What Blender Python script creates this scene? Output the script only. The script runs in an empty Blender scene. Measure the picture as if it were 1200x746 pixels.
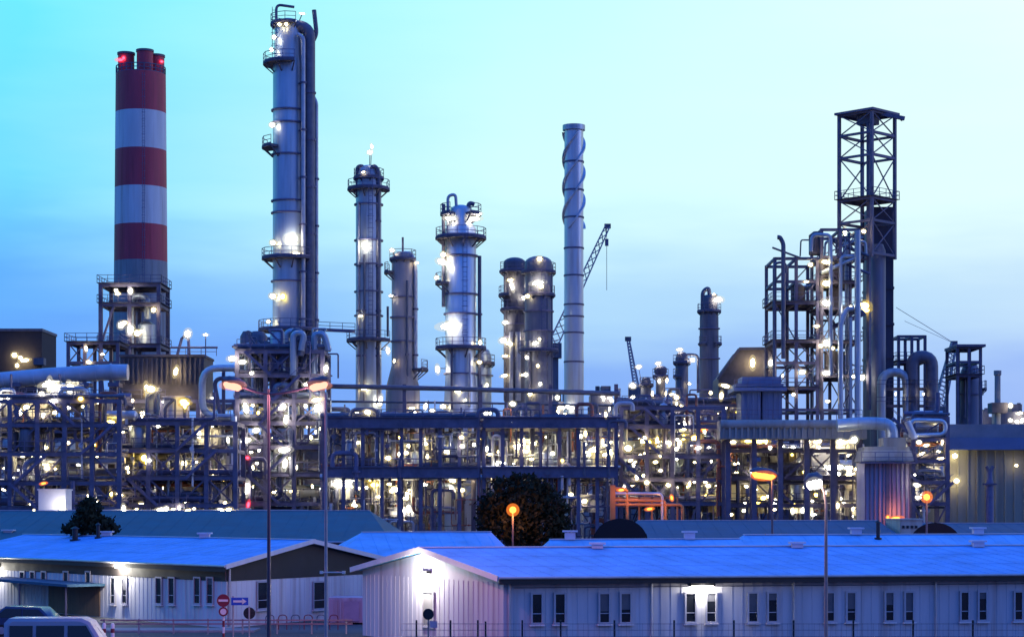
import bpy, math, random
from mathutils import Vector, Matrix

# ------------------------------------------------------------------ camera, sky, light
SC = bpy.context.scene
COL = SC.collection
R = math.radians
FPX, CZ, HY = 2400.0, 6.5, 600.0          # focal length in photo pixels, eye height, horizon row

cam_d = bpy.data.cameras.new('camera')
cam = bpy.data.objects.new('camera', cam_d)
COL.objects.link(cam)
cam.location = (0, 0, CZ)
cam.rotation_euler = (R(90), 0, 0)
cam_d.sensor_width = 36
cam_d.lens = 72
cam_d.shift_y = (HY - 373) / 1200
cam_d.clip_start = 0.5
cam_d.clip_end = 9000
SC.camera = cam

SC.view_settings.view_transform = 'Standard'
SC.view_settings.look = 'None'
SC.view_settings.exposure = 0
SC.view_settings.gamma = 1
SC.view_settings.use_curve_mapping = False
SC.render.engine = 'CYCLES'
SC.cycles.use_denoising = True
SC.cycles.max_bounces = 5
SC.cycles.diffuse_bounces = 3
SC.cycles.glossy_bounces = 3
SC.cycles.caustics_reflective = False
SC.cycles.caustics_refractive = False
SC.cycles.sample_clamp_indirect = 6


def lin(r, g, b, k=1.0):
    def f(c):
        c /= 255.0
        return c / 12.92 if c <= 0.04045 else ((c + 0.055) / 1.055) ** 2.4
    return (f(r) * k, f(g) * k, f(b) * k, 1)


SUN_EL, SUN_AZ = R(2), R(100)             # last glow of dusk, low on the right
world = bpy.data.worlds.new('World')
SC.world = world
world.use_nodes = True
nt = world.node_tree
nt.nodes.clear()
N, L = nt.nodes.new, nt.links.new
out = N('ShaderNodeOutputWorld')
sky = N('ShaderNodeTexSky')
sky.sky_type = 'NISHITA'
sky.sun_disc = False
sky.sun_elevation = SUN_EL
sky.sun_rotation = SUN_AZ
bg1 = N('ShaderNodeBackground')
bg1.inputs['Strength'].default_value = 0.05
sky.altitude = 0
L(sky.outputs[0], bg1.inputs['Color'])
bg2 = N('ShaderNodeBackground')
bg2.inputs['Strength'].default_value = 1.0
tc = N('ShaderNodeTexCoord')
sep = N('ShaderNodeSeparateXYZ')
L(tc.outputs['Generated'], sep.inputs[0])


def m(op, a, b=None, clamp=False):
    n = N('ShaderNodeMath')
    n.operation = op
    n.use_clamp = clamp
    for i, v in enumerate((a, b)):
        if v is None:
            continue
        if isinstance(v, (int, float)):
            n.inputs[i].default_value = v
        else:
            L(v, n.inputs[i])
    return n.outputs[0]


def mixc(f, a, b):
    n = N('ShaderNodeMix')
    n.data_type = 'RGBA'
    L(f, n.inputs['Factor'])
    for k, v in ((6, a), (7, b)):
        if isinstance(v, tuple):
            n.inputs[k].default_value = v
        else:
            L(v, n.inputs[k])
    return n.outputs[2]


# soft uneven veils of cloud bend the height of each colour band a little
mp = N('ShaderNodeMapping')
mp.inputs['Scale'].default_value = (3.0, 3.0, 16.0)
L(tc.outputs['Generated'], mp.inputs['Vector'])
nz = N('ShaderNodeTexNoise')
nz.inputs['Scale'].default_value = 2.2
nz.inputs['Detail'].default_value = 4
L(mp.outputs[0], nz.inputs['Vector'])
wob = m('MULTIPLY', m('SUBTRACT', nz.outputs['Fac'], 0.5), 0.05)
elev = m('ADD', sep.outputs['Z'], wob)
e01 = m('MULTIPLY', elev, 1 / 0.27, True)


def ramp(stops):
    n = N('ShaderNodeValToRGB')
    cr = n.color_ramp
    cr.interpolation = 'EASE'
    while len(cr.elements) < len(stops):
        cr.elements.new(0.5)
    for e, (p, c) in zip(cr.elements, stops):
        e.position = p
        e.color = c
    L(e01, n.inputs[0])
    return n.outputs[0]


left = ramp([(0.0, lin(84, 150, 246)), (0.22, lin(66, 146, 250)), (0.40, lin(70, 166, 252)), (0.60, lin(100, 216, 252)), (0.92, lin(98, 232, 252))])
mid = ramp([(0.0, lin(100, 150, 242)), (0.22, lin(112, 168, 248)), (0.38, lin(156, 208, 251)), (0.58, lin(205, 250, 252)), (0.92, lin(192, 252, 252))])
right = ramp([(0.0, lin(128, 160, 236)), (0.22, lin(144, 182, 248)), (0.38, lin(186, 220, 250)), (0.56, lin(222, 250, 252)), (0.92, lin(230, 252, 252))])
az = m('DIVIDE', sep.outputs['X'], m('MAXIMUM', m('ABSOLUTE', sep.outputs['Y']), 0.05))
azn = m('ADD', m('MULTIPLY', az, 2.0), 0.5)                      # 0 at the left edge, 1 at the right
azw = m('ADD', azn, m('MULTIPLY', m('SUBTRACT', nz.outputs['Fac'], 0.5), 0.2))
f1 = m('MULTIPLY', azw, 2.0, True)
f2 = m('MULTIPLY', m('SUBTRACT', azw, 0.5), 2.0, True)
band = mixc(f2, mixc(f1, left, mid), right)
zen = mixc(m('MULTIPLY', m('SUBTRACT', sep.outputs['Z'], 0.27), 2.6, True), band, (0.04, 0.30, 1.42, 1))
backc = mixc(m('MULTIPLY', sep.outputs['Z'], 2.2, True), (0.04, 0.125, 0.47, 1), (0.035, 0.26, 1.3, 1))
allc = mixc(m('ADD', m('MULTIPLY', sep.outputs['Y'], 2.5), 0.4, True), backc, zen)
L(allc, bg2.inputs['Color'])
add = N('ShaderNodeAddShader')
L(bg1.outputs[0], add.inputs[0])
L(bg2.outputs[0], add.inputs[1])
L(add.outputs[0], out.inputs['Surface'])

sun_d = bpy.data.lights.new('afterglow', 'SUN')
sun_d.energy = 0.75
sun_d.angle = R(25)
sun_d.color = (0.25, 0.48, 1.0)
sun = bpy.data.objects.new('afterglow', sun_d)
COL.objects.link(sun)
sun.location = (100, -100, 80)
sd = Vector((math.sin(SUN_AZ) * math.cos(SUN_EL), math.cos(SUN_AZ) * math.cos(SUN_EL), math.sin(SUN_EL)))
sun.rotation_euler = sd.to_track_quat('Z', 'Y').to_euler()

# ------------------------------------------------------------------ materials
MATS = {}


def mat(name, col, rough=0.6, metal=0.0, var=0.25, scale=1.2, spec=0.4, bump=0.0, streak=False):
    if name in MATS:
        return MATS[name]
    mt = bpy.data.materials.new(name)
    mt.use_nodes = True
    t = mt.node_tree
    p = t.nodes['Principled BSDF']
    p.inputs['Roughness'].default_value = rough
    p.inputs['Metallic'].default_value = metal
    p.inputs['Specular IOR Level'].default_value = spec
    co = t.nodes.new('ShaderNodeTexCoord')
    ma = t.nodes.new('ShaderNodeMapping')
    ma.inputs['Scale'].default_value = (1, 1, 0.12 if streak else 1)
    t.links.new(co.outputs['Object'], ma.inputs['Vector'])
    n1 = t.nodes.new('ShaderNodeTexNoise')
    n1.inputs['Scale'].default_value = scale
    n1.inputs['Detail'].default_value = 6
    n1.inputs['Roughness'].default_value = 0.62
    t.links.new(ma.outputs[0], n1.inputs['Vector'])
    r = t.nodes.new('ShaderNodeValToRGB')
    r.color_ramp.elements[0].position = 0.3
    r.color_ramp.elements[1].position = 0.7
    c0 = tuple(max(0, c * (1 - var)) for c in col[:3]) + (1,)
    c1 = tuple(min(1, c * (1 + var * 0.6)) for c in col[:3]) + (1,)
    r.color_ramp.elements[0].color = c0
    r.color_ramp.elements[1].color = c1
    t.links.new(n1.outputs['Fac'], r.inputs[0])
    if streak:
        n2 = t.nodes.new('ShaderNodeTexNoise')
        n2.inputs['Scale'].default_value = scale * 3.1
        n2.inputs['Detail'].default_value = 8
        m2 = t.nodes.new('ShaderNodeMapping')
        m2.inputs['Scale'].default_value = (1, 1, 0.05)
        m2.inputs['Location'].default_value = (3.7, 1.3, 9.1)
        t.links.new(co.outputs['Object'], m2.inputs['Vector'])
        t.links.new(m2.outputs[0], n2.inputs['Vector'])
        r2 = t.nodes.new('ShaderNodeValToRGB')
        r2.color_ramp.elements[0].position = 0.52
        r2.color_ramp.elements[1].position = 0.74
        r2.color_ramp.elements[0].color = (0, 0, 0, 1)
        r2.color_ramp.elements[1].color = (0.75, 0.75, 0.75, 1)
        t.links.new(n2.outputs['Fac'], r2.inputs[0])
        mx = t.nodes.new('ShaderNodeMix')
        mx.data_type = 'RGBA'
        t.links.new(r2.outputs[0], mx.inputs['Factor'])
        t.links.new(r.outputs[0], mx.inputs[6])
        mx.inputs[7].default_value = (col[0] * 0.62, col[1] * 0.5, col[2] * 0.45, 1)
        t.links.new(mx.outputs[2], p.inputs['Base Color'])
    else:
        t.links.new(r.outputs[0], p.inputs['Base Color'])
    mr = t.nodes.new('ShaderNodeMath')
    mr.operation = 'MULTIPLY_ADD'
    mr.inputs[1].default_value = 0.25
    mr.inputs[2].default_value = max(0.05, rough - 0.12)
    t.links.new(n1.outputs['Fac'], mr.inputs[0])
    t.links.new(mr.outputs[0], p.inputs['Roughness'])
    if bump:
        b = t.nodes.new('ShaderNodeBump')
        b.inputs['Strength'].default_value = bump
        t.links.new(n1.outputs['Fac'], b.inputs['Height'])
        t.links.new(b.outputs[0], p.inputs['Normal'])
    MATS[name] = mt
    return mt


def emit(name, col, strength):
    if name in MATS:
        return MATS[name]
    mt = bpy.data.materials.new(name)
    mt.use_nodes = True
    t = mt.node_tree
    t.nodes.clear()
    o = t.nodes.new('ShaderNodeOutputMaterial')
    e = t.nodes.new('ShaderNodeEmission')
    e.inputs[0].default_value = (*col, 1)
    e.inputs[1].default_value = strength
    t.links.new(e.outputs[0], o.inputs[0])
    MATS[name] = mt
    return mt


STEEL = mat('vessel steel', (0.38, 0.43, 0.49), 0.38, 0.4, 0.3, 0.5, streak=True)
PALE = mat('pale insulated cladding', (0.52, 0.55, 0.60), 0.36, 0.5, 0.22, 0.5, streak=True)
DSTEEL = mat('dark weathered steel', (0.12, 0.115, 0.145), 0.6, 0.1, 0.35, 0.9, streak=True)
FRAME = mat('dark structural paint', (0.125, 0.11, 0.165), 0.65, 0.0, 0.35, 0.8)
FRAME2 = mat('blue grey structural paint', (0.13, 0.12, 0.20), 0.6, 0.0, 0.3, 0.8)
BROWN = mat('rusty brown plate', (0.115, 0.095, 0.10), 0.75, 0.0, 0.4, 0.6)
GALV = mat('galvanised pipe', (0.40, 0.40, 0.44), 0.42, 0.3, 0.25, 1.0)
ALU = mat('aluminium lagging', (0.55, 0.55, 0.57), 0.35, 0.5, 0.2, 1.0)
DPIPE = mat('dark pipe', (0.11, 0.11, 0.15), 0.5, 0.1, 0.3, 1.0)
RUSTP = mat('red oxide pipe', (0.28, 0.10, 0.07), 0.6, 0, 0.3, 1.0)
GRATE = mat('deck grating', (0.09, 0.085, 0.12), 0.8, 0, 0.3, 2.0)
PANEL = mat('cream equipment panel', (0.50, 0.48, 0.40), 0.6, 0, 0.25, 0.8, streak=True)
CONC = mat('concrete', (0.30, 0.29, 0.28), 0.85, 0, 0.25, 0.35, streak=True)
REDBAND = mat('aviation red paint', (0.48, 0.05, 0.075), 0.6, 0, 0.25, 0.35, streak=True)
WHITEBAND = mat('weathered white paint', (0.62, 0.61, 0.60), 0.6, 0, 0.18, 0.35, streak=True)
ROOF = mat('sky tinted roof sheet', (0.17, 0.42, 0.76), 0.75, 0, 0.22, 0.6, spec=0.15)  # blue of the sky light put into the metal's colour
ROOF2 = mat('pale blue roof sheet', (0.20, 0.48, 0.78), 0.75, 0, 0.22, 0.6, spec=0.15)  # sky light put into this colour too, a little paler
TEAL = mat('teal roof sheet', (0.03, 0.12, 0.16), 0.75, 0, 0.2, 0.4, spec=0.15)
NAVY = mat('dark blue roof sheet', (0.05, 0.11, 0.18), 0.75, 0, 0.2, 0.4, spec=0.15)
WALL = mat('pale wall sheeting', (0.46, 0.45, 0.51), 0.7, 0, 0.2, 0.5, streak=True)
WALL2 = mat('white wall sheeting', (0.62, 0.60, 0.62), 0.7, 0, 0.2, 0.5, streak=True)
DKFASCIA = mat('dark brown fascia', (0.035, 0.028, 0.028), 0.7, 0, 0.3, 1)
TRIM = mat('pale trim', (0.62, 0.58, 0.60), 0.5, 0, 0.1, 2)
GLASS = mat('dark window glass', (0.012, 0.014, 0.02), 0.12, 0, 0.2, 1, spec=0.5)
BLIND = mat('window blind', (0.10, 0.10, 0.12), 0.7)
WINFR = mat('window frame paint', (0.36, 0.35, 0.40), 0.5, 0, 0.1, 2)
LEAF = mat('dark foliage', (0.020, 0.024, 0.012), 0.8, 0, 0.5, 0.8, spec=0.1)
BARK = mat('bark', (0.05, 0.04, 0.03), 0.9, 0, 0.3, 3)
ASPH = mat('asphalt', (0.055, 0.052, 0.055), 0.85, 0, 0.3, 0.6, bump=0.1)
GRAVEL = mat('works ground', (0.10, 0.095, 0.09), 0.9, 0, 0.35, 0.15)
PAVE = mat('paving', (0.24, 0.22, 0.22), 0.85, 0, 0.2, 0.8)
PAINT = mat('road paint', (0.75, 0.74, 0.72), 0.6, 0, 0.15, 3)
KERB = mat('kerb stone', (0.32, 0.31, 0.30), 0.8, 0, 0.2, 2)
POLE = mat('painted pole', (0.045, 0.04, 0.07), 0.5, 0.1, 0.2, 2)
POLE2 = mat('grey galvanised pole', (0.32, 0.27, 0.29), 0.5, 0.2, 0.2, 2)
BLACK = mat('black plastic', (0.018, 0.018, 0.022), 0.5, 0, 0.2, 3)
SRED = mat('sign red', (0.16, 0.02, 0.035), 0.4, 0, 0.08, 3)
SWHITE = mat('sign white', (0.60, 0.58, 0.60), 0.45, 0, 0.06, 3)
SBLUE = mat('sign blue', (0.02, 0.07, 0.42), 0.4, 0, 0.08, 3)
VANP = mat('pale van paint', (0.34, 0.28, 0.33), 0.3, 0, 0.06, 1, spec=0.5)
CARP = mat('dark blue car paint', (0.02, 0.03, 0.09), 0.25, 0.2, 0.1, 1, spec=0.5)
RUBBER = mat('tyre rubber', (0.02, 0.02, 0.02), 0.85, 0, 0.2, 3)
WOOD = mat('brown door wood', (0.16, 0.10, 0.065), 0.6, 0, 0.3, 2, streak=True)
CRANEP = mat('crane lattice paint', (0.36, 0.31, 0.34), 0.5, 0, 0.2, 1)
ORANGELIT = mat('orange lit steel', (0.45, 0.20, 0.07), 0.5, 0, 0.2, 1)  # glow of the sodium lamps put into the steel colour
WIRE = mat('fence wire', (0.20, 0.16, 0.20), 0.5, 0.4, 0.2, 3)

E_WARM = emit('warm white lamp', (1.0, 0.82, 0.42), 62)
E_WHITE = emit('white lamp', (1.0, 0.93, 0.72), 66)
E_ORANGE = emit('sodium lamp', (1.0, 0.22, 0.03), 9)
E_PINK = emit('pinkish street lamp', (1.0, 0.40, 0.28), 2.4)
E_RED = emit('red warning lamp', (1.0, 0.05, 0.10), 7)
E_YEL = emit('yellow lamp', (1.0, 0.70, 0.12), 40)
E_FLOOD = emit('flood lamp glass', (1.0, 0.97, 0.85), 60)


# ------------------------------------------------------------------ mesh builder
def fillet(path, rad, k=5):
    P = [Vector(p) for p in path]
    if len(P) < 3:
        return P
    o = [P[0]]
    for i in range(1, len(P) - 1):
        a, b, c = P[i - 1], P[i], P[i + 1]
        d1, d2 = (a - b), (c - b)
        r = min(rad, d1.length * 0.49, d2.length * 0.49)
        s, e = b + d1.normalized() * r, b + d2.normalized() * r
        for j in range(k + 1):
            t = j / k
            o.append(s * (1 - t) ** 2 + b * 2 * t * (1 - t) + e * t * t)
    o.append(P[-1])
    return o


class MB:
    def __init__(s):
        s.v, s.f, s.c = [], [], []

    def add(s, vs, fs):
        o = len(s.v)
        s.c.append((o, len(s.f)))
        s.v += [tuple(v) for v in vs]
        s.f += [tuple(i + o for i in f) for f in fs]
        return s

    def box(s, cx, cy, cz, sx, sy, sz):
        x, y, z = sx / 2, sy / 2, sz / 2
        vs = [(cx + a * x, cy + b * y, cz + c * z) for c in (-1, 1) for b in (-1, 1) for a in (-1, 1)]
        return s.add(vs, [(0, 2, 3, 1), (4, 5, 7, 6), (0, 1, 5, 4), (2, 6, 7, 3), (0, 4, 6, 2), (1, 3, 7, 5)])

    def bar(s, p, q, w, h=None):
        p, q = Vector(p), Vector(q)
        h = h or w
        d = (q - p).normalized()
        up = Vector((0, 0, 1)) if abs(d.z) < 0.95 else Vector((0, 1, 0))
        a = d.cross(up).normalized() * w / 2
        b = a.cross(d).normalized() * h / 2
        vs = [e + a * i + b * j for e in (p, q) for i, j in ((-1, -1), (1, -1), (1, 1), (-1, 1))]
        return s.add(vs, [(3, 2, 1, 0), (4, 5, 6, 7)] + [(i, (i + 1) % 4, (i + 1) % 4 + 4, i + 4) for i in range(4)])

    def tube(s, path, r, n=8, rad=0.0, cap=True):
        P = fillet(path, rad) if rad else [Vector(p) for p in path]
        rings = []
        ref = None
        for i, p in enumerate(P):
            d = (P[min(i + 1, len(P) - 1)] - P[max(i - 1, 0)]).normalized()
            if ref is None:
                ref = Vector((0, 0, 1)) if abs(d.z) < 0.9 else Vector((0, 1, 0))
                ref = (ref - d * ref.dot(d)).normalized()
            else:
                ref = ref - d * ref.dot(d)
                ref = ref.normalized() if ref.length > 1e-6 else d.orthogonal().normalized()
            b = d.cross(ref)
            rr = r[i] if isinstance(r, (list, tuple)) else r
            rings.append([p + (ref * math.cos(2 * math.pi * k / n) + b * math.sin(2 * math.pi * k / n)) * rr for k in range(n)])
        vs = [v for g in rings for v in g]
        fs = []
        for i in range(len(P) - 1):
            for k in range(n):
                k2 = (k + 1) % n
                fs.append((i * n + k, i * n + k2, (i + 1) * n + k2, (i + 1) * n + k))
        if cap:
            fs.append(tuple(range(n - 1, -1, -1)))
            fs.append(tuple((len(P) - 1) * n + k for k in range(n)))
        return s.add(vs, fs)

    def lathe(s, prof, cx=0, cy=0, n=28, cap=True):
        vs, fs = [], []
        for r, z in prof:
            vs += [(cx + r * math.cos(2 * math.pi * k / n), cy + r * math.sin(2 * math.pi * k / n), z) for k in range(n)]
        for i in range(len(prof) - 1):
            for k in range(n):
                k2 = (k + 1) % n
                fs.append((i * n + k, i * n + k2, (i + 1) * n + k2, (i + 1) * n + k))
        if cap:
            fs.append(tuple(range(n - 1, -1, -1)))
            fs.append(tuple((len(prof) - 1) * n + k for k in range(n)))
        return s.add(vs, fs)

    def sector(s, r0, r1, z0, z1, a0, a1, cx=0, cy=0, n=None):
        n = n or max(4, int(abs(a1 - a0) / 12))
        vs, fs = [], []
        for i in range(n + 1):
            a = R(a0 + (a1 - a0) * i / n)
            c, d = math.cos(a), math.sin(a)
            for r, z in ((r0, z0), (r1, z0), (r1, z1), (r0, z1)):
                vs.append((cx + r * c, cy + r * d, z))
        for i in range(n):
            for k in range(4):
                k2 = (k + 1) % 4
                fs.append((i * 4 + k, (i + 1) * 4 + k, (i + 1) * 4 + k2, i * 4 + k2))
        fs += [(0, 1, 2, 3), (n * 4 + 3, n * 4 + 2, n * 4 + 1, n * 4)]
        return s.add(vs, fs)

    def prism(s, pts, d):
        """closed polygon pts (3-D) pushed along vector d"""
        n = len(pts)
        d = Vector(d)
        vs = [Vector(p) for p in pts] + [Vector(p) + d for p in pts]
        return s.add(vs, [tuple(range(n - 1, -1, -1)), tuple(range(n, 2 * n))] + [(i, (i + 1) % n, (i + 1) % n + n, i + n) for i in range(n)])

    def rail_arc(s, r, z, a0, a1, cx=0, cy=0, h=1.1, t=0.07):
        n = max(3, int(abs(R(a1 - a0)) * r / 1.3))
        P = [(cx + r * math.cos(R(a0 + (a1 - a0) * i / n)), cy + r * math.sin(R(a0 + (a1 - a0) * i / n))) for i in range(n + 1)]
        for x, y in P:
            s.bar((x, y, z), (x, y, z + h), t)
        for (x, y), (u, w) in zip(P, P[1:]):
            s.bar((x, y, z + h), (u, w, z + h), t)
            s.bar((x, y, z + h * 0.5), (u, w, z + h * 0.5), t * 0.8)
            s.bar((x, y, z + 0.08), (u, w, z + 0.08), t * 0.6, 0.16)
        return s

    def rail(s, p, q, h=1.1, t=0.07, step=1.5):
        p, q = Vector(p), Vector(q)
        n = max(1, int((q - p).length / step))
        for i in range(n + 1):
            a = p.lerp(q, i / n)
            s.bar(a, a + Vector((0, 0, h)), t)
        for k in (1.0, 0.5):
            s.bar(p + Vector((0, 0, h * k)), q + Vector((0, 0, h * k)), t)
        return s

    def build(s, name, material, parent=None, smooth=False):
        me = bpy.data.meshes.new(name)
        me.from_pydata(s.v, [], s.f)
        me.update()
        me.materials.append(material)
        if smooth:
            me.polygons.foreach_set('use_smooth', [True] * len(me.polygons))
            me.set_sharp_from_angle(angle=R(42))
        o = bpy.data.objects.new(name, me)
        COL.objects.link(o)
        if parent is not None:
            o.parent = parent.o if isinstance(parent, T) else parent
        return o


def build_each(b, name, material, parent, smooth=False):
    """every solid collected in b becomes a part of its own"""
    ends = b.c[1:] + [(len(b.v), len(b.f))]
    for (v0, f0), (v1, f1) in zip(b.c, ends):
        m_ = MB()
        m_.add(b.v[v0:v1], [tuple(i - v0 for i in f) for f in b.f[f0:f1]])
        m_.build(name, material, parent, smooth)


class T:
    """a thing: an Empty at its base; local axes in metres, z = height above the ground"""

    def __init__(s, name, label, cat, px, Y, group=None, rz=0.0):
        o = bpy.data.objects.new(name, None)
        COL.objects.link(o)
        o.empty_display_size = 0.5
        s.px, s.Y, s.s, s.rz = px, Y, Y / FPX, rz
        o.location = ((px - 600) * s.s, Y, 0)
        o.rotation_euler = (0, 0, rz)
        o['label'] = label
        o['category'] = cat
        if group:
            o['group'] = group
        s.o = o

    def x(s, px):
        return (px - s.px) * s.s

    def z(s, py):
        return CZ + (HY - py) * s.s

    def p(s, px, py, dy=0.0):
        """local point of a photo pixel at depth Y + dy"""
        v = Vector((((px - 600) * (s.Y + dy) / FPX) - s.o.location.x, dy, CZ + (HY - py) * (s.Y + dy) / FPX))
        if s.rz:
            v = Matrix.Rotation(-s.rz, 3, 'Z') @ v
        return v


def tag(o, label, cat, group=None):
    o['label'] = label
    o['category'] = cat
    if group:
        o['group'] = group
    return o


def struct(o, kind='structure'):
    o['kind'] = kind
    return o


_lm = {}


def halo_shell(material):  # added glowing shell that imitates the halo around a lamp
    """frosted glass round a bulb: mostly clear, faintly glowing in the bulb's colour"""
    nm = 'halo shell of ' + material.name
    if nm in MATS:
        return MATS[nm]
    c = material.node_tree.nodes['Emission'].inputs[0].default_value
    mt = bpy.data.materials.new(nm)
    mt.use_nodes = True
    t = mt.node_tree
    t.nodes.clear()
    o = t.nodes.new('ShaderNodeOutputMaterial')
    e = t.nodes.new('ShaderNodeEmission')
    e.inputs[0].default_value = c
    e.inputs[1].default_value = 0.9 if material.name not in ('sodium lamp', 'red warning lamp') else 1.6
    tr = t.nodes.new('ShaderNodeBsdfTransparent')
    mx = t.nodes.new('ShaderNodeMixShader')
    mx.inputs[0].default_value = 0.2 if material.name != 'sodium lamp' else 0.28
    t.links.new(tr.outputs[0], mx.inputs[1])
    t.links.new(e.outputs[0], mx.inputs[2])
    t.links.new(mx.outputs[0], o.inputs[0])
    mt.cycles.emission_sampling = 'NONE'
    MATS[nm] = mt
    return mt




def lamp(t, pos, r=0.36, material=None, name='lamp', rng=random, parent=None, squash=None):
    material = material or E_WARM
    r *= rng.uniform(0.42, 0.62)
    key = (material.name, round(r, 2))
    if key not in _lm:
        b = MB()
        prof = [(r * math.sin(math.pi * i / 6) + 0.001, -r * math.cos(math.pi * i / 6)) for i in range(7)]
        b.lathe(prof, n=8)
        me = bpy.data.meshes.new(name)
        me.from_pydata(b.v, [], b.f)
        me.update()
        me.materials.append(material)
        nf = len(b.f)
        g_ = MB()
        g_.lathe([(1.95 * r * math.sin(math.pi * i / 8) + 0.001, -1.95 * r * math.cos(math.pi * i / 8)) for i in range(9)], n=12)  # outer shell for the imitated glow
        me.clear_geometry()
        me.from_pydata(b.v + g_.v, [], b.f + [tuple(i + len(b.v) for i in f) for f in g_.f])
        me.materials.append(halo_shell(material))
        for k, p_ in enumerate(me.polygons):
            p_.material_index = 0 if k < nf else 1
        me.update()
        _lm[key] = me
    o = bpy.data.objects.new(name, _lm[key])
    COL.objects.link(o)
    o.parent = parent or (t.o if isinstance(t, T) else t)
    o.location = pos
    if squash:
        o.scale = squash
    else:
        q_ = rng.random()
        if q_ < 0.2:      # tube light
            o.scale = (rng.uniform(1.3, 1.8), 0.5, rng.uniform(0.5, 0.65))
        elif q_ < 0.4:   # upright bulkhead
            o.scale = (rng.uniform(0.5, 0.7), 0.5, rng.uniform(1.0, 1.5))
        else:             # round well glass or flood
            o.scale = (rng.uniform(0.7, 1.3), rng.uniform(0.5, 0.9), rng.uniform(0.6, 1.0))
        o.rotation_euler = (0, rng.uniform(-0.25, 0.25), 0)
    return o


def plight(t, pos, watts, col, size=0.15, name='lamp_light'):
    d = bpy.data.lights.new(name, 'POINT')
    d.energy = watts
    d.color = col
    d.shadow_soft_size = size
    o = bpy.data.objects.new(name, d)
    COL.objects.link(o)
    o.parent = t.o if isinstance(t, T) else t
    o.location = pos
    return o


# ------------------------------------------------------------------ ground
b = MB()
b.add([(-3000, -60, 0), (3000, -60, 0), (3000, 5000, 0), (-3000, 5000, 0)], [(0, 1, 2, 3)])
struct(b.build('ground', GRAVEL))
b = MB()
b.add([(-60, 60, 0.004), (60, 60, 0.004), (60, 111, 0.004), (-60, 111, 0.004)], [(0, 1, 2, 3)])
struct(b.build('road', ASPH))
b = MB()
for x in range(-58, 58, 5):
    b.add([(x, 104.0, 0.008), (x + 2.5, 104.0, 0.008), (x + 2.5, 104.14, 0.008), (x, 104.14, 0.008)], [(0, 1, 2, 3)])
struct(b.build('road_marking', PAINT))
b = MB()
b.box(-37, 111.1, 0.06, 46, 0.2, 0.13)
struct(b.build('kerb', KERB))
b = MB()
b.box(-37, 112.6, 0.05, 46, 2.78, 0.1)
struct(b.build('pavement', PAVE))


# ------------------------------------------------------------------ long low buildings
def xy(px, Y):
    return Vector(((px - 600) * Y / FPX, Y, 0))


def on_line(px, A, B):
    """parameter along AB hit by the sight line of column px"""
    k = (px - 600) / FPX
    return (k * A.y - A.x) / ((B.x - A.x) - k * (B.y - A.y))


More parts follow.
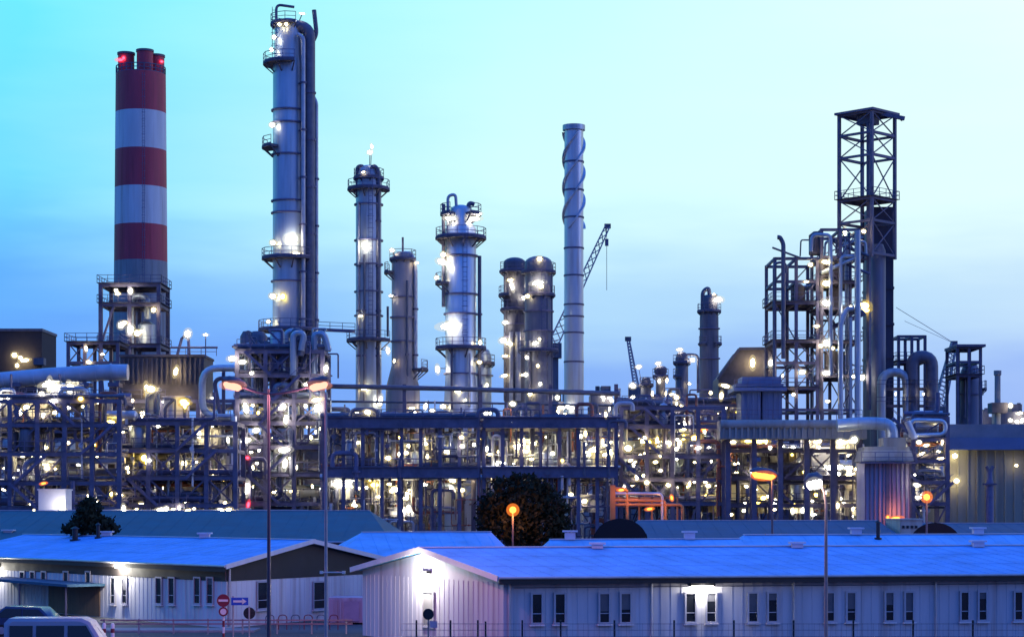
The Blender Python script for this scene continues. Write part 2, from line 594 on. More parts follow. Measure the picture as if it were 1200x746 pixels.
class Hall:
    """gabled hall on the plan A (near corner), B (along the long side), C (across)"""

    def __init__(s, name, label, A, B, C, eave, ridge, wall, roof, cat='building', over=0.45, fascia=DKFASCIA,
                 gable=None, hip_a=0.0, hip_b=0.0, group=None, seam=0.9, deep_fascia=0.28, batten=0.5):
        s.A, s.B, s.C, s.eave, s.ridge = A, B, C, eave, ridge
        t = T(name, label, cat, 0, 100, group)
        t.o.location = A
        s.t = t
        D = B + C - A
        ax, cx = (B - A), (C - A)
        s.u, s.w = ax.normalized(), cx.normalized()
        Z = Vector((0, 0, 1))
        lo = lambda p, z: p - A + Z * z
        ra, rb = (A + C) / 2, (B + D) / 2
        s.n_front = Vector((ax.y, -ax.x, 0)).normalized()
        if s.n_front.dot(cx) > 0:
            s.n_front = -s.n_front
        s.n_end = Vector((cx.y, -cx.x, 0)).normalized()
        if s.n_end.dot(ax) > 0:
            s.n_end = -s.n_end
        # walls: one closed shell up to the eave plus gables
        b = MB()
        e0 = eave - 0.02
        hip = hip_a or hip_b
        rz = e0 if hip else ridge - 0.06
        P = [lo(A, 0), lo(B, 0), lo(D, 0), lo(C, 0), lo(A, e0), lo(B, e0), lo(D, e0), lo(C, e0), lo(ra, rz), lo(rb, rz)]
        b.add(P, [(0, 1, 5, 4), (2, 3, 7, 6), (3, 0, 4, 8, 7), (1, 2, 6, 9, 5)])
        # battens between wall sheets stand proud of the wall
        if batten:
            for (p, q, nn) in ((A, B, s.n_front), (A, C, s.n_end)):
                n = int((q - p).length / batten)
                for i in range(1, n):
                    c = p.lerp(q, i / n)
                    b.bar(lo(c + nn * 0.004, 0.02), lo(c + nn * 0.004, eave - 0.22), 0.022, 0.016)
        s.wall = b.build('wall', wall, t)
        if gable:
            b = MB()
            g = s.n_end * 0.03
            h0 = eave - 0.85
            k = 0.02
            pts = [lo(A, h0) + g, lo(C, h0) + g, lo(C, eave - k) + g, lo(ra, ridge - 0.1) + g, lo(A, eave - k) + g]
            b.prism(pts, -s.n_end * 0.025)
            b.build('gable_panel', gable, t)
        # roof slabs
        b = MB()
        th = 0.13
        Ao, Bo, Co, Do = A - s.u * over - s.w * over, B + s.u * over - s.w * over, C - s.u * over + s.w * over, D + s.u * over + s.w * over
        drop = over * (ridge - eave) / (cx.length / 2)
        ez = eave - drop
        rao, rbo = (Ao + Co) / 2 + s.u * hip_a, (Bo + Do) / 2 - s.u * hip_b
        top = [lo(Ao, ez), lo(Bo, ez), lo(rbo, ridge), lo(rao, ridge), lo(Co, ez), lo(Do, ez)]
        bot = [p + Z * 0 for p in top]
        top = [p + Z * th for p in top]
        fs = [(0, 1, 2, 3), (5, 4, 3, 2)]
        if hip_a:
            fs.append((4, 0, 3))
        if hip_b:
            fs.append((1, 5, 2))
        k = len(top)
        fb = [tuple(i + k for i in reversed(f)) for f in fs]
        edge = [(0, 1), (5, 4)] + ([(1, 5)] if hip_b else [(1, 2), (2, 5)]) + ([(4, 0)] if hip_a else [(4, 3), (3, 0)])
        fe = [(j, i, i + k, j + k) for i, j in edge]
        b.add(top + bot, fs + fb + fe)
        # standing seams
        if seam:
            n = int((Bo - Ao).length / seam)
            Lr = (Bo - Ao).length
            for i in range(1, n):
                d = Lr * i / n
                p = Ao + s.u * d
                f = 1.0
                if hip_a and d < hip_a:
                    f = d / hip_a
                if hip_b and Lr - d < hip_b:
                    f = (Lr - d) / hip_b
                mid_ = (Ao + Co) / 2 + s.u * d
                q = p.lerp(mid_, f)
                b.bar(lo(p, ez + th + 0.004), lo(q, ez + (ridge - ez) * f + th + 0.004), 0.03, 0.018)
        for f in (.34, .68):
            if not hip:
                for q0, q1 in ((Ao, Bo), (Co, Do)):
                    m0, m1 = (Ao + Co) / 2, (Bo + Do) / 2
                    z_ = ez + (ridge - ez) * f + th + 0.003
                    b.bar(lo(q0.lerp(m0, f), z_), lo(q1.lerp(m1, f), z_), 0.06, 0.016)
        s.roof = b.build('roof', roof, t)
        s.th = th
        # ridge cap
        b = MB()
        b.bar(lo(rao, ridge + th + 0.03), lo(rbo, ridge + th + 0.03), 0.35, 0.05)
        b.build('ridge_cap', TRIM, s.roof)
        # fascia, gutter, verge boards
        b = MB()
        b.bar(lo(Ao - s.w * 0.02 + s.u * 0.02, ez - deep_fascia / 2 + 0.06), lo(Bo - s.w * 0.02 - s.u * 0.02, ez - deep_fascia / 2 + 0.06), 0.05, deep_fascia)
        b.bar(lo(A - s.w * 0.2, ez - 0.05), lo(B - s.w * 0.2, ez - 0.05), 0.36, 0.06)
        b.build('fascia', fascia, t)
        if not hip_a:
            b = MB()
            v = -s.u * 0.03
            for q in (Ao, Co):
                b.bar(lo(q, ez + th * 0.4) + v, lo(rao, ridge + th * 0.4) + v, 0.06, 0.26)
            b.build('verge_board', TRIM, t)
        b = MB()
        b.tube([lo(Ao - s.w * .07, ez + .08), lo(Bo - s.w * .07, ez + .05)], .065, 8)
        b.build('gutter', GALV, s.roof, True)
        s.lo = lo
        s.ez = ez

    def window(s, px, py0, py1, wpx, side='front', sill=True, frame=WINFR, name='window', pane=GLASS):
        A = s.A
        Q = s.B if side == 'front' else s.C
        nn = s.n_front if side == 'front' else s.n_end
        d = (Q - A).normalized()
        c = A.lerp(Q, on_line(px, A, Q))
        k = c.y / FPX
        z0, z1 = CZ + (HY - py1) * k, CZ + (HY - py0) * k
        cosv = abs(d.x)
        w = wpx * k / max(cosv, 0.25)
        o = c - A
        b = MB()
        f = 0.09
        for e in (-1, 1):
            p = o + d * e * (w / 2 + f / 2) + nn * 0.04
            b.bar(p + Vector((0, 0, z0 - f)), p + Vector((0, 0, z1 + f)), 0.10, f) if False else None
            b.prism([p - d * f / 2 + Vector((0, 0, z0 - f)), p + d * f / 2 + Vector((0, 0, z0 - f)), p + d * f / 2 + Vector((0, 0, z1 + f)), p - d * f / 2 + Vector((0, 0, z1 + f))], nn * 0.06)
        for z in (z0 - f, z1):
            p = o + nn * 0.04
            b.prism([p - d * w / 2 + Vector((0, 0, z)), p + d * w / 2 + Vector((0, 0, z)), p + d * w / 2 + Vector((0, 0, z + f)), p - d * w / 2 + Vector((0, 0, z + f))], nn * 0.058)
        # back plate closes the frame against the wall
        fr = b.build(name, frame, s.t)
        g = MB()
        p = o + nn * 0.015
        g.prism([p - d * w / 2 + Vector((0, 0, z0)), p + d * w / 2 + Vector((0, 0, z0)), p + d * w / 2 + Vector((0, 0, z1)), p - d * w / 2 + Vector((0, 0, z1))], nn * 0.03)
        g.build('pane', pane, fr)
        rb = random.Random(int(px * 13))
        if name == 'window' and rb.random() < 0.55 and z1 - z0 > 0.8:
            g = MB()
            p = o + nn * 0.047
            zb = z1 - (z1 - z0) * rb.uniform(.2, .75)
            g.prism([p - d * w * .48 + Vector((0, 0, zb)), p + d * w * .48 + Vector((0, 0, zb)), p + d * w * .48 + Vector((0, 0, z1 - .01)), p - d * w * .48 + Vector((0, 0, z1 - .01))], nn * 0.004)
            g.build('blind', BLIND, fr)
        if name == 'window' and z1 - z0 > 0.8:
            g = MB()
            zt_ = z0 + (z1 - z0) * .3
            p = o + nn * 0.046
            g.prism([p - d * w * .5 + Vector((0, 0, zt_)), p + d * w * .5 + Vector((0, 0, zt_)), p + d * w * .5 + Vector((0, 0, zt_ + .04)), p - d * w * .5 + Vector((0, 0, zt_ + .04))], nn * 0.02)
            g.build('glazing_bar', frame, fr)
        if sill:
            g = MB()
            p = o + nn * 0.02
            ww = w / 2 + f + 0.06
            g.prism([p - d * ww + Vector((0, 0, z0 - f - 0.07)), p + d * ww + Vector((0, 0, z0 - f - 0.07)), p + d * ww + Vector((0, 0, z0 - f - 0.005)), p - d * ww + Vector((0, 0, z0 - f - 0.005))], nn * 0.16)
            g.build('sill', TRIM, fr)
        return fr

    def wall_lamp(s, px, py, side='front', watts=160, w=0.5, off=0.30):
        A = s.A
        Q = s.B if side == 'front' else s.C
        nn = s.n_front if side == 'front' else s.n_end
        d = (Q - A).normalized()
        c = A.lerp(Q, on_line(px, A, Q)) - A
        z = CZ + (HY - py) * (c + A).y / FPX
        b = MB()
        p = c + nn * 0.0 + Vector((0, 0, z))
        b.prism([p - d * w / 2, p + d * w / 2, p + d * w / 2 + Vector((0, 0, 0.16)), p - d * w / 2 + Vector((0, 0, 0.16))], nn * 0.26)
        h = b.build('wall_lamp', BLACK, s.t)
        b = MB()
        p = c + nn * 0.04 + Vector((0, 0, z - 0.06))
        b.prism([p - d * w * 0.44, p + d * w * 0.44, p + d * w * 0.44 + Vector((0, 0, 0.055)), p - d * w * 0.44 + Vector((0, 0, 0.055))], nn * 0.2)
        b.build('lamp_glass', E_FLOOD, h)
        plight(h, c + nn * off + Vector((0, 0, z - 0.14)), watts, (1.0, 0.96, 0.84), 0.12)

    def vent(s, px, along=None, h=0.35, w=0.7, depth=0.0):
        """small ventilator standing on the ridge (depth>0: down the front slope)"""
        ra, rb = (s.A + s.C) / 2, (s.B + s.B + s.C - s.A) / 2
        f = depth
        half = (s.C - s.A) / 2
        ra, rb = ra - half * f, rb - half * f
        c = ra.lerp(rb, on_line(px, ra, rb)) - s.A
        z = s.ridge - (s.ridge - s.eave) * f + s.th
        b = MB()
        b.box(c.x, c.y, z + h * 0.4, w * 0.7, w * 0.7, h * 0.85)
        b.box(c.x, c.y, z + h, w, w, 0.1)
        b.build('roof_vent', TRIM, s.t)

    def flue(s, px, depth, h=1.0, r=0.16, material=None):
        half = (s.C - s.A) / 2
        ra = (s.A + s.C) / 2 - half * depth
        rb = ra + (s.B - s.A)
        c = ra.lerp(rb, on_line(px, ra, rb)) - s.A
        z = s.ridge - (s.ridge - s.eave) * depth + s.th
        b = MB()
        b.tube([(c.x, c.y, z - 0.1), (c.x, c.y, z + h)], r, 10)
        b.lathe([(r * 1.0, z + h), (r * 1.7, z + h + 0.04), (0.02, z + h + 0.2)], c.x, c.y, 10)
        b.lathe([(r * 1.9, z - 0.02), (r * 1.9, z + 0.1)], c.x, c.y, 10)
        b.build('flue', material or BLACK, s.t)


# lamp gabled barrack
A = xy(590, 94.5)
Bq = xy(1200, 100.3)
B2 = A + (Bq - A) * 1.35
C = xy(425, 108.5)
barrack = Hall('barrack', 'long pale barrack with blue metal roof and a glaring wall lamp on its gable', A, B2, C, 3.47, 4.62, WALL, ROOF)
for px, w in ((629, 13), (656, 13), (708, 13), (733, 13), (809, 13), (833, 12.5), (882, 12), (905, 12), (972, 11.5), (997, 11.5), (1042, 11), (1065, 11), (1130, 10.5), (1151, 10.5), (1193, 10.5)):
    k = (px - 600) / 600
    barrack.window(px, 696 - 2.5 * k, 729 - 4 * k, w * 0.8)
barrack.wall_lamp(822, 686, 'front', 230, 1.2, 0.26)
barrack.wall_lamp(501, 672, 'end', 700, 0.8, 0.75)
barrack.vent(700, h=0.25, w=0.8, depth=0.05)
barrack.vent(934, h=0.25, w=0.8, depth=0.05)
barrack.vent(1146, h=0.3, w=0.8, depth=0.05)
barrack.window(503, 694, 733, 13, 'end', sill=False, name='door', pane=mat('grey door', (0.20, 0.19, 0.2), 0.6))
b = MB()
lo = barrack.lo
for dd in (barrack.u * 0.25,):
    p = A + dd + barrack.n_front * 0.08
    b.tube([lo(p, 0.1), lo(p, 3.2)], 0.06, 8)
b.build('downpipe', GALV, barrack.t, True)
for px_ in (763, 930, 1096):
    q = A.lerp(B2, on_line(px_, A, B2)) + barrack.n_front * 0.07
    b = MB()
    b.tube([lo(q, 0.1), lo(q, 3.25), lo(q - barrack.w * .3, 3.38)], 0.045, 8, .1)
    b.build('downpipe', GALV, barrack.t, True)
b = MB()
q0, q1 = A + barrack.u * .5 + barrack.n_front * .03, B2 + barrack.n_front * .03
b.tube([lo(q0, 3.02), lo(q1, 3.02)], .018, 6)
b.build('cable', DPIPE, barrack.t)

# brown gabled barrack
A = xy(265, 115.4)
Bq = xy(0, 138.5)
B2 = A + (Bq - A) * 1.3
C = xy(448, 131.0)
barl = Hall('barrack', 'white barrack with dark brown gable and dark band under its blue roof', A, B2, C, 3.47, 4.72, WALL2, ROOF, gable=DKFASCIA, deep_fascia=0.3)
# dark band below the eaves
b = MB()
n_ = barl.n_front
p0, p1 = A + barl.u * 0.02, B2
b.prism([barl.lo(p0, 2.62) + n_ * 0.02, barl.lo(p1, 2.62) + n_ * 0.02, barl.lo(p1, 3.3) + n_ * 0.02, barl.lo(p0, 3.3) + n_ * 0.02], n_ * 0.03)
b.build('eave_band', DKFASCIA, barl.t)
for px, w in ((133, 7), (147, 7), (187, 9), (202, 9), (232, 9), (247, 9)):
    barl.window(px, 677, 706, w * 0.85)
for px in (27, 39, 52, 78, 104):
    barl.window(px, 670, 682, 6.5, sill=False)
for px, w in ((307, 12), (373, 13)):
    barl.window(px, 682, 712, w * 0.8, 'end')
barl.wall_lamp(144, 664, 'front', 480, 1.2, 0.7)
barl.wall_lamp(-3, 664, 'front', 350, 0.9, 0.6)
for px in (10, 125, 240):
    barl.vent(px, h=0.3, w=0.9)
barl.flue(88, 0.25, 0.8, 0.2)
barl.flue(115, 0.12, 0.9, 0.13)
b = MB()
p = A + barl.n_end * 0.1 + barl.w * 0.2
b.tube([barl.lo(p, 0.1), barl.lo(p, 3.3)], 0.07, 8)
b.build('downpipe', GALV, barl.t, True)
# entrance canopy on the brown gabled barrack
t0, t1 = on_line(8, A, B2), on_line(124, A, B2)
pa, pb = A.lerp(B2, t1), A.lerp(B2, t0)
nn = barl.n_front
b = MB()
z = 1.95
b.prism([barl.lo(pa, z) + nn * 0.05, barl.lo(pb, z + 0.1) + nn * 0.05, barl.lo(pb, z + 0.1) + nn * 2.6, barl.lo(pa, z) + nn * 2.6], (0, 0, 0.16))
cn = b.build('entrance_canopy', NAVY, barl.t)
b = MB()
for f in (0.04, 0.5, 0.96):
    q = pa.lerp(pb, f)
    b.bar(barl.lo(q, 0) + nn * 2.4, barl.lo(q, z) + nn * 2.4, 0.1)
build_each(b, 'canopy_post', FRAME, cn)
b = MB()
q0, q1 = pa.lerp(pb, 0.05), pa.lerp(pb, 0.55)
b.prism([barl.lo(q0, 0.05) + nn * 0.02, barl.lo(q1, 0.05) + nn * 0.02, barl.lo(q1, 1.85) + nn * 0.02, barl.lo(q0, 1.85) + nn * 0.02], nn * 0.05)
b.build('door', WOOD, barl.t)

# middle building behind, between the two barracks
A = xy(404, 134)
B2 = xy(594, 138)
C = A + Vector((-2.0, 12, 0))
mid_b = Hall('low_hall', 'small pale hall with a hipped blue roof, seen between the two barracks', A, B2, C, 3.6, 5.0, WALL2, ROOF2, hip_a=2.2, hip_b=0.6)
# halls behind the lamp gabled barrack
A = xy(648, 116)
B2 = xy(880, 119)
C = A + Vector((-0.8, 12, 0))
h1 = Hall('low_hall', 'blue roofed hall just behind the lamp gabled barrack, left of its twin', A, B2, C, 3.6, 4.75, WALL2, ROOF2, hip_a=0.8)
h1.vent(668, h=0.5, w=0.9)
h1.vent(808, h=0.45, w=0.9)
A = xy(872, 120)
B2 = xy(1260, 126)
C = A + Vector((-0.8, 12, 0))
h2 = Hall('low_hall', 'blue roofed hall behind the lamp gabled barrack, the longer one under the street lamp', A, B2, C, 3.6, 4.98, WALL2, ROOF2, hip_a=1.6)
h2.vent(1003, h=0.4, w=0.9)
h2.vent(1146, h=0.4, w=0.9)
h2.flue(1029, 0.2, 1.0, 0.12)
# long dark roofs
A = xy(452, 152)
B2 = xy(-60, 152)
C = A + Vector((0, 28, 0))
Hall('long_shed', 'long shed with dull teal roof behind the white brown gabled barrack', A, B2, C, 4.3, 6.5, WALL2, TEAL, hip_a=2.6, seam=1.2, batten=0)
A = xy(742, 150)
B2 = xy(1056, 150)
C = A + Vector((0, 24, 0))
Hall('long_shed', 'long shed with dark blue roof right of the arched hut in the middle', A, B2, C, 4.3, 5.72, WALL2, NAVY, hip_a=1.5, hip_b=0.01, seam=1.2, batten=0)
A = xy(1104, 152)
B2 = xy(1290, 152)
C = A + Vector((0, 24, 0))
Hall('long_shed', 'dark blue roofed shed at the right edge beyond the second arched hut', A, B2, C, 4.2, 5.5, WALL2, NAVY, hip_a=0.8, seam=1.2, batten=0)

# pale block between the sheds
t = T('plant_room', 'small pale block with a row of square openings by the right arched hut', 'building', 1068, 156)
b = MB()
b.box(0, 3, t.z(609) / 2, 26 * t.s, 6, t.z(609))
b.box(0, 3, t.z(609) + 0.06, 28 * t.s, 6.2, 0.12)
b.build('wall', PANEL, t)
for i in range(4):
    b = MB()
    b.box(t.x(1058.5 + i * 5), -0.02, t.z(617), 3 * t.s, 0.08, 3.2 * t.s)
    b.build('window', GLASS, t)


def arched_hut(px, label, rpx, pytop, Y):
    t = T('arched_hut', label, 'hut', px, Y, rz=-math.atan((px - 600) / FPX))
    r = rpx * t.s
    ztop = t.z(pytop)
    zs = ztop - r * 0.82
    n = 20
    b = MB()
    arc = [(-r * math.cos(math.pi * i / n), zs + 0.82 * r * math.sin(math.pi * i / n)) for i in range(n + 1)]
    pts = [(-r, 0, 0)] + [(x, 0, z) for x, z in arc] + [(r, 0, 0)]
    b.prism(pts, (0, 4.5, 0))
    for j in range(3):
        for (x0, z0), (x1, z1) in zip(arc, arc[1:]):
            b.bar((x0, j * 1.9 + 0.2, z0 + 0.02), (x1, j * 1.9 + 0.2, z1 + 0.02), 0.12, 0.05)
    b.build('shell', mat('black tarred sheet', (0.012, 0.011, 0.014), 0.85, 0, 0.3, 1.0), t, True)
    b = MB()
    b.box(0, -0.04, 1.4, r * 0.9, 0.06, 2.8)
    b.build('door', DSTEEL, t)
    return t


arched_hut(727, 'black arched hut behind the blue hall roof in the middle', 31, 608, 141)
arched_hut(1096, 'black arched hut beside the small pale block at right', 29, 613, 141)


# ------------------------------------------------------------------ refinery: helpers
def railed_platform(t, r, ro, py, a0, a1, material=GRATE, cx=0.0, cy=0.0, th=0.3, h=1.1):
    z = t.z(py)
    b = MB()
    b.sector(r * 0.98, ro, z - th, z, a0, a1, cx, cy)
    n = max(2, int(abs(a1 - a0) / 40))
    for i in range(n + 1):
        a = R(a0 + (a1 - a0) * i / n)
        c, s_ = math.cos(a), math.sin(a)
        b.bar((cx + r * c, cy + r * s_, z - th - (ro - r) * 0.8), (cx + ro * 0.97 * c, cy + ro * 0.97 * s_, z - th), 0.14)
    pl = b.build('platform', material, t)
    b = MB()
    b.rail_arc(ro - 0.06, z, a0, a1, cx, cy, h)
    b.build('railing', FRAME2, pl)
    return pl


def ladder(t, x, y, z0, z1, name='ladder'):
    b = MB()
    for e in (-0.25, 0.25):
        b.bar((x + e, y, z0), (x + e, y, z1), 0.07)
    n = int((z1 - z0) / 0.6)
    for i in range(n):
        b.bar((x - 0.25, y, z0 + 0.6 * i + 0.3), (x + 0.25, y, z0 + 0.6 * i + 0.3), 0.05)
    for i in range(int((z1 - z0) / 1.6)):
        z = z0 + 1.6 * i + 1.2
        b.sector(0.38, 0.42, z, z + 0.06, 180, 360, x, y, 6)
    return b.build(name, FRAME2, t)


def radius_at(prof, z):
    for (r0, z0), (r1, z1) in zip(prof, prof[1:]):
        if z0 <= z <= z1:
            return r0 + (r1 - r0) * (z - z0) / max(1e-6, z1 - z0)
    return prof[-1][0]


def column(name, label, px, Y, prof_px, material=STEEL, platforms=(), rings=(), pipes=(), lamps=(), ladders=(), group=None,
           cat='column', dome=True, ring_ext=0.25, seed=1, lr=0.4):
    """prof_px: (radius px, row) from the bottom up; platforms: (row, extra px, a0, a1); pipes: list of (pixel path, r px, dy px, material)"""
    rng = random.Random(seed)
    t = T(name, label, cat, px, Y, group)
    s = t.s
    prof = [(r * s, max(0, t.z(y))) for r, y in prof_px]
    prof[0] = (prof[0][0], 0.0)
    if dome:
        r, z = prof[-1]
        prof = prof + [(r * math.cos(a), z + r * 0.5 * math.sin(a)) for a in (0.4, 0.8, 1.15, 1.45)]
    b = MB()
    b.lathe(prof, n=32)
    sh = b.build('shell', material, t, True)
    # weld seams and stiffener rings stand proud
    for y in rings:
        z = t.z(y)
        r = radius_at(prof, z)
        b = MB()
        b.lathe([(r - 0.05, z - 0.09), (r + ring_ext, z - 0.09), (r + ring_ext, z + 0.09), (r - 0.05, z + 0.09)], n=32)
        b.build('ring', FRAME2, t)
    for y, ext, a0, a1 in platforms:
        z = t.z(y)
        r = radius_at(prof, z)
        railed_platform(t, r, r + ext * s, y, a0, a1)
    for path, rp, dyp, mt in pipes:
        b = MB()
        P = [(t.x(q[0]), (q[2] if len(q) > 2 else dyp) * s, t.z(q[1])) for q in path]
        b.tube(P, rp * s, 12, rad=rp * s * 4)
        # clamps on the straight runs
        z0, z1 = min(p[2] for p in P), max(p[2] for p in P)
        b2 = MB()
        k = int((z1 - z0) / 6)
        x_, y_ = P[0][0], P[0][1]
        for i in range(1, k):
            z = P[0][2] + (1 if P[1][2] > P[0][2] else -1) * 6 * i
            if abs(P[1][2] - P[0][2]) > 6 * i:
                b2.lathe([(rp * s, z - 0.12), (rp * s + 0.12, z - 0.12), (rp * s + 0.12, z + 0.12), (rp * s, z + 0.12)], x_, y_, 12)
                b2.bar((x_, y_, z), (0, 0, z), 0.18)
        po = b.build('pipe', mt, t, True)
        if b2.v:
            b2.build('clamp', FRAME, po)
    for lx, ly, y0, y1 in ladders:
        ladder(t, t.x(lx), ly, t.z(y0), t.z(y1))
    for q in lamps:
        lx, ly = q[0], q[1]
        lrr = q[2] if len(q) > 2 else lr
        mm = q[3] if len(q) > 3 else E_WARM
        z = t.z(ly)
        r = radius_at(prof, z)
        x = t.x(lx)
        dy = -math.sqrt(max(0.0, (r + 0.75) ** 2 - x * x)) if abs(x) < r + 0.75 else -0.8
        lp = lamp(t, (x, dy, z), lrr, mm, rng=rng)
        b = MB()
        if z > prof[-1][1]:
            b.bar((x * .6, dy * .6, prof[-1][1] - 1.2), (x, dy, z), .09)
        else:
            k = (r * .9) / max(.01, math.hypot(x, dy))
            b.bar((x * min(1, k), dy * min(1, k), z + .12), (x, dy, z + .12), .09)
        b.build('lamp_bracket', FRAME, t)
    t.prof = prof
    return t


# ------------------------------------------------------------------ striped chimney
t = T('striped_chimney', 'huge red and white banded chimney with three flues on top', 'chimney', 165, 450)
s = t.s
bands = [(88, 133, REDBAND), (133, 177, WHITEBAND), (177, 221, REDBAND), (221, 265, WHITEBAND), (265, 307, REDBAND), (307, 640, CONC)]
rad = lambda y: (29.0 + (y - 88) * 0.0085) * s
for y0, y1, mt in bands:
    b = MB()
    z1, z0 = t.z(y0), max(0, t.z(y1))
    n = 6
    b.lathe([(rad(y1 + (y0 - y1) * i / n), z0 + (z1 - z0) * i / n) for i in range(n + 1)], n=48)
    b.build('band', mt, t, True)
for dx, dy, yt in ((-16, -6, 64), (7, -12, 62), (17, 6, 64)):
    b = MB()
    b.lathe([(9.5 * s, t.z(96)), (9.5 * s, t.z(yt)), (8 * s, t.z(yt)), (8 * s, t.z(yt + 6))], dx * s, dy * s, 24)
    fl = b.build('flue', REDBAND, t, True)
    b = MB()
    b.lathe([(9.4 * s, t.z(yt + 2)), (10.4 * s, t.z(yt + 2)), (10.4 * s, t.z(yt - 0.5)), (9.4 * s, t.z(yt - 0.5))], dx * s, dy * s, 24)
    b.build('rim', DSTEEL, fl)
b = MB()
b.rail_arc(28.5 * s, t.z(88), 0, 360, h=1.6, t=0.18)
b.build('railing', FRAME, t)
ladder(t, t.x(174), -rad(300) - 0.3, 4, t.z(92))
for px_, py_, dy in ((144, 74, -17), (190, 73, -3), (148, 72, -17)):
    lamp(t, (t.x(px_), dy * s, t.z(py_)), 0.75, E_RED)

# ------------------------------------------------------------------ tall columns
column('distillation_column', 'tallest slender steel column with a thick dark side pipe over its top', 338, 262,
       [(18.5, 640), (18.5, 400), (18, 75), (17, 70), (16, 30)], STEEL,
       platforms=[(74, 12, 130, 290), (28, 6, 90, 300), (172, 13, 150, 235), (302, 13, 120, 330), (386, 17, 0, 360), (410, 22, 0, 360)],
       rings=[130, 145, 236, 250, 330, 182],
       pipes=[([(363, 440), (363, 36), (345, 30), (342, 60)], 7, -6, DPIPE),
              ([(357, 430), (357, 48), (350, 44)], 2.6, -16, GALV),
              ([(371, 430), (371, 120), (366, 112)], 2.2, -2, GALV),
              ([(324, 70), (324, 6), (345, 9)], 1.6, -2, FRAME),
              ([(368, 12), (371, 40), (366, 50)], 2.6, 0, DPIPE)],
       ladders=[(327, -5.2, 76, 20)],
       lamps=[(323, 48, .55, E_WHITE), (320, 62, .5, E_WHITE), (330, 34, .3), (338, 34, .3), (355, 18, .35, E_WHITE), (345, 283, .85, E_WHITE), (322, 287, .6), (321, 150, .6, E_WHITE), (322, 349, .5), (334, 350, .5, E_YEL),
              (316, 378, .4), (364, 393, .45), (323, 400, .4), (350, 300, .5)], seed=3)
column('distillation_column', 'purple grey column topped by two arched pipes, right of the tallest column', 432, 275,
       [(16, 640), (15, 400), (15, 215), (13, 200)], STEEL,
       platforms=[(221, 10, 120, 395), (398, 11, 100, 350), (208, 4, 0, 360)],
       rings=[240, 282, 310, 342, 370],
       pipes=[([(444, 470), (444, 202), (439, 195), (431, 205)], 2.6, -10, DPIPE), ([(419, 232), (419, 196), (426, 195), (429, 207)], 2, -6, DPIPE),
              ([(421, 470), (421, 238)], 1.6, -12, GALV), ([(428, 470), (428, 300)], 1.4, -16, DPIPE), ([(455, 395), (455, 360)], 1.4, -10, DPIPE)],
       ladders=[(437, -4.4, 395, 223)],
       lamps=[(430, 290, .8, E_WHITE), (434, 180, .5, E_WHITE), (436, 173, .4, E_WHITE), (455, 411, .6, E_WHITE), (430, 456, .6), (447, 470, .6, E_WHITE), (446, 474, .5), (424, 372, .3), (427, 205, .3)], seed=5)
column('distillation_column', 'shorter brownish column with flared skirt between two taller steel ones', 472, 268,
       [(20, 640), (20, 455), (13, 428), (13, 306), (10.5, 300)], mat('brownish vessel steel', (0.30, 0.26, 0.26), 0.55, 0.1, 0.3, 0.5, streak=True),
       platforms=[(303, 4, 0, 360), (318, 9, 140, 220), (432, 16, -40, 40)],
       rings=[348, 400, 372],
       pipes=[([(487, 470), (487, 312), (482, 298), (474, 297)], 2.5, -4, GALV), ([(472, 300), (472, 278)], 1.2, 0, FRAME), ([(478, 470), (478, 330)], 1.4, -14, DPIPE)],
       lamps=[(459, 348, .35, E_WHITE), (460, 294, .5, E_WHITE), (489, 309, .3), (499, 476, .5, E_WHITE), (484, 479, .4), (494, 485, .4, E_WHITE), (463, 424, .3)], seed=6)
column('distillation_column', 'stout pale column crowned by a railed gallery and bright lamps', 540, 258,
       [(20, 640), (20, 480), (18, 440), (18, 268), (13, 262), (12, 246)], PALE,
       platforms=[(278, 12, 0, 360), (250, 12, -60, 240), (407, 12, 150, 380), (331, 12, 160, 220)],
       rings=[300, 368, 438, 345],
       pipes=[([(562, 480), (562, 300)], 2.2, -2, DPIPE), ([(525, 268), (525, 230), (534, 228), (535, 244)], 1.8, -4, GALV),
              ([(520, 360), (520, 240)], 2.2, -6, DPIPE), ([(548, 246), (550, 238), (556, 240)], 2.6, -3, DPIPE), ([(530, 480), (530, 410)], 1.5, -20, DPIPE), ([(551, 478), (551, 415)], 1.4, -18, GALV)],
       ladders=[(546, -5.3, 405, 280)],
       lamps=[(528, 258, .75, E_WHITE), (556, 258, .8, E_WHITE), (561, 252, .5, E_WHITE), (518, 308, .8, E_WHITE), (524, 311, .7, E_WHITE), (526, 384, 1.0, E_WHITE), (532, 381, .8, E_WHITE), (513, 433, .65, E_WHITE), (520, 300, .5), (563, 402, .4), (537, 460, .4), (520, 477, .4), (562, 425, .35),
              (512, 326, .45), (546, 470, .35)], seed=7)
column('reflux_drum', 'short grey vessel tucked behind the right side of the stout pale column', 566, 285,
       [(10, 640), (10, 418), (8, 412)], STEEL, platforms=[(425, 4, 0, 360)], rings=[440], lamps=[(560, 425, .35), (571, 452, .3)], seed=8)
column('fractionator', 'dark left vessel of the clustered pair, behind lamps, with railed top', 603, 282,
       [(12, 640), (12, 324), (13, 318), (13, 308)], DSTEEL,
       platforms=[(317, 5, 0, 360), (345, 7, 130, 250), (362, 5, 0, 360)], rings=[380, 395, 420],
       pipes=[([(592, 470), (592, 322)], 1.8, -6, DPIPE), ([(607, 470), (607, 390)], 3.2, -12, GALV), ([(599, 470), (599, 390)], 2.4, -13, GALV)],
       lamps=[(600, 337, .7, E_WHITE), (614, 350, .6, E_WHITE), (592, 379, .6, E_WHITE), (590, 400, .75, E_WHITE), (597, 404, .5), (592, 418, .45), (591, 441, .4), (620, 395, .55, E_WHITE), (598, 330, .4), (613, 440, .4)], seed=9)
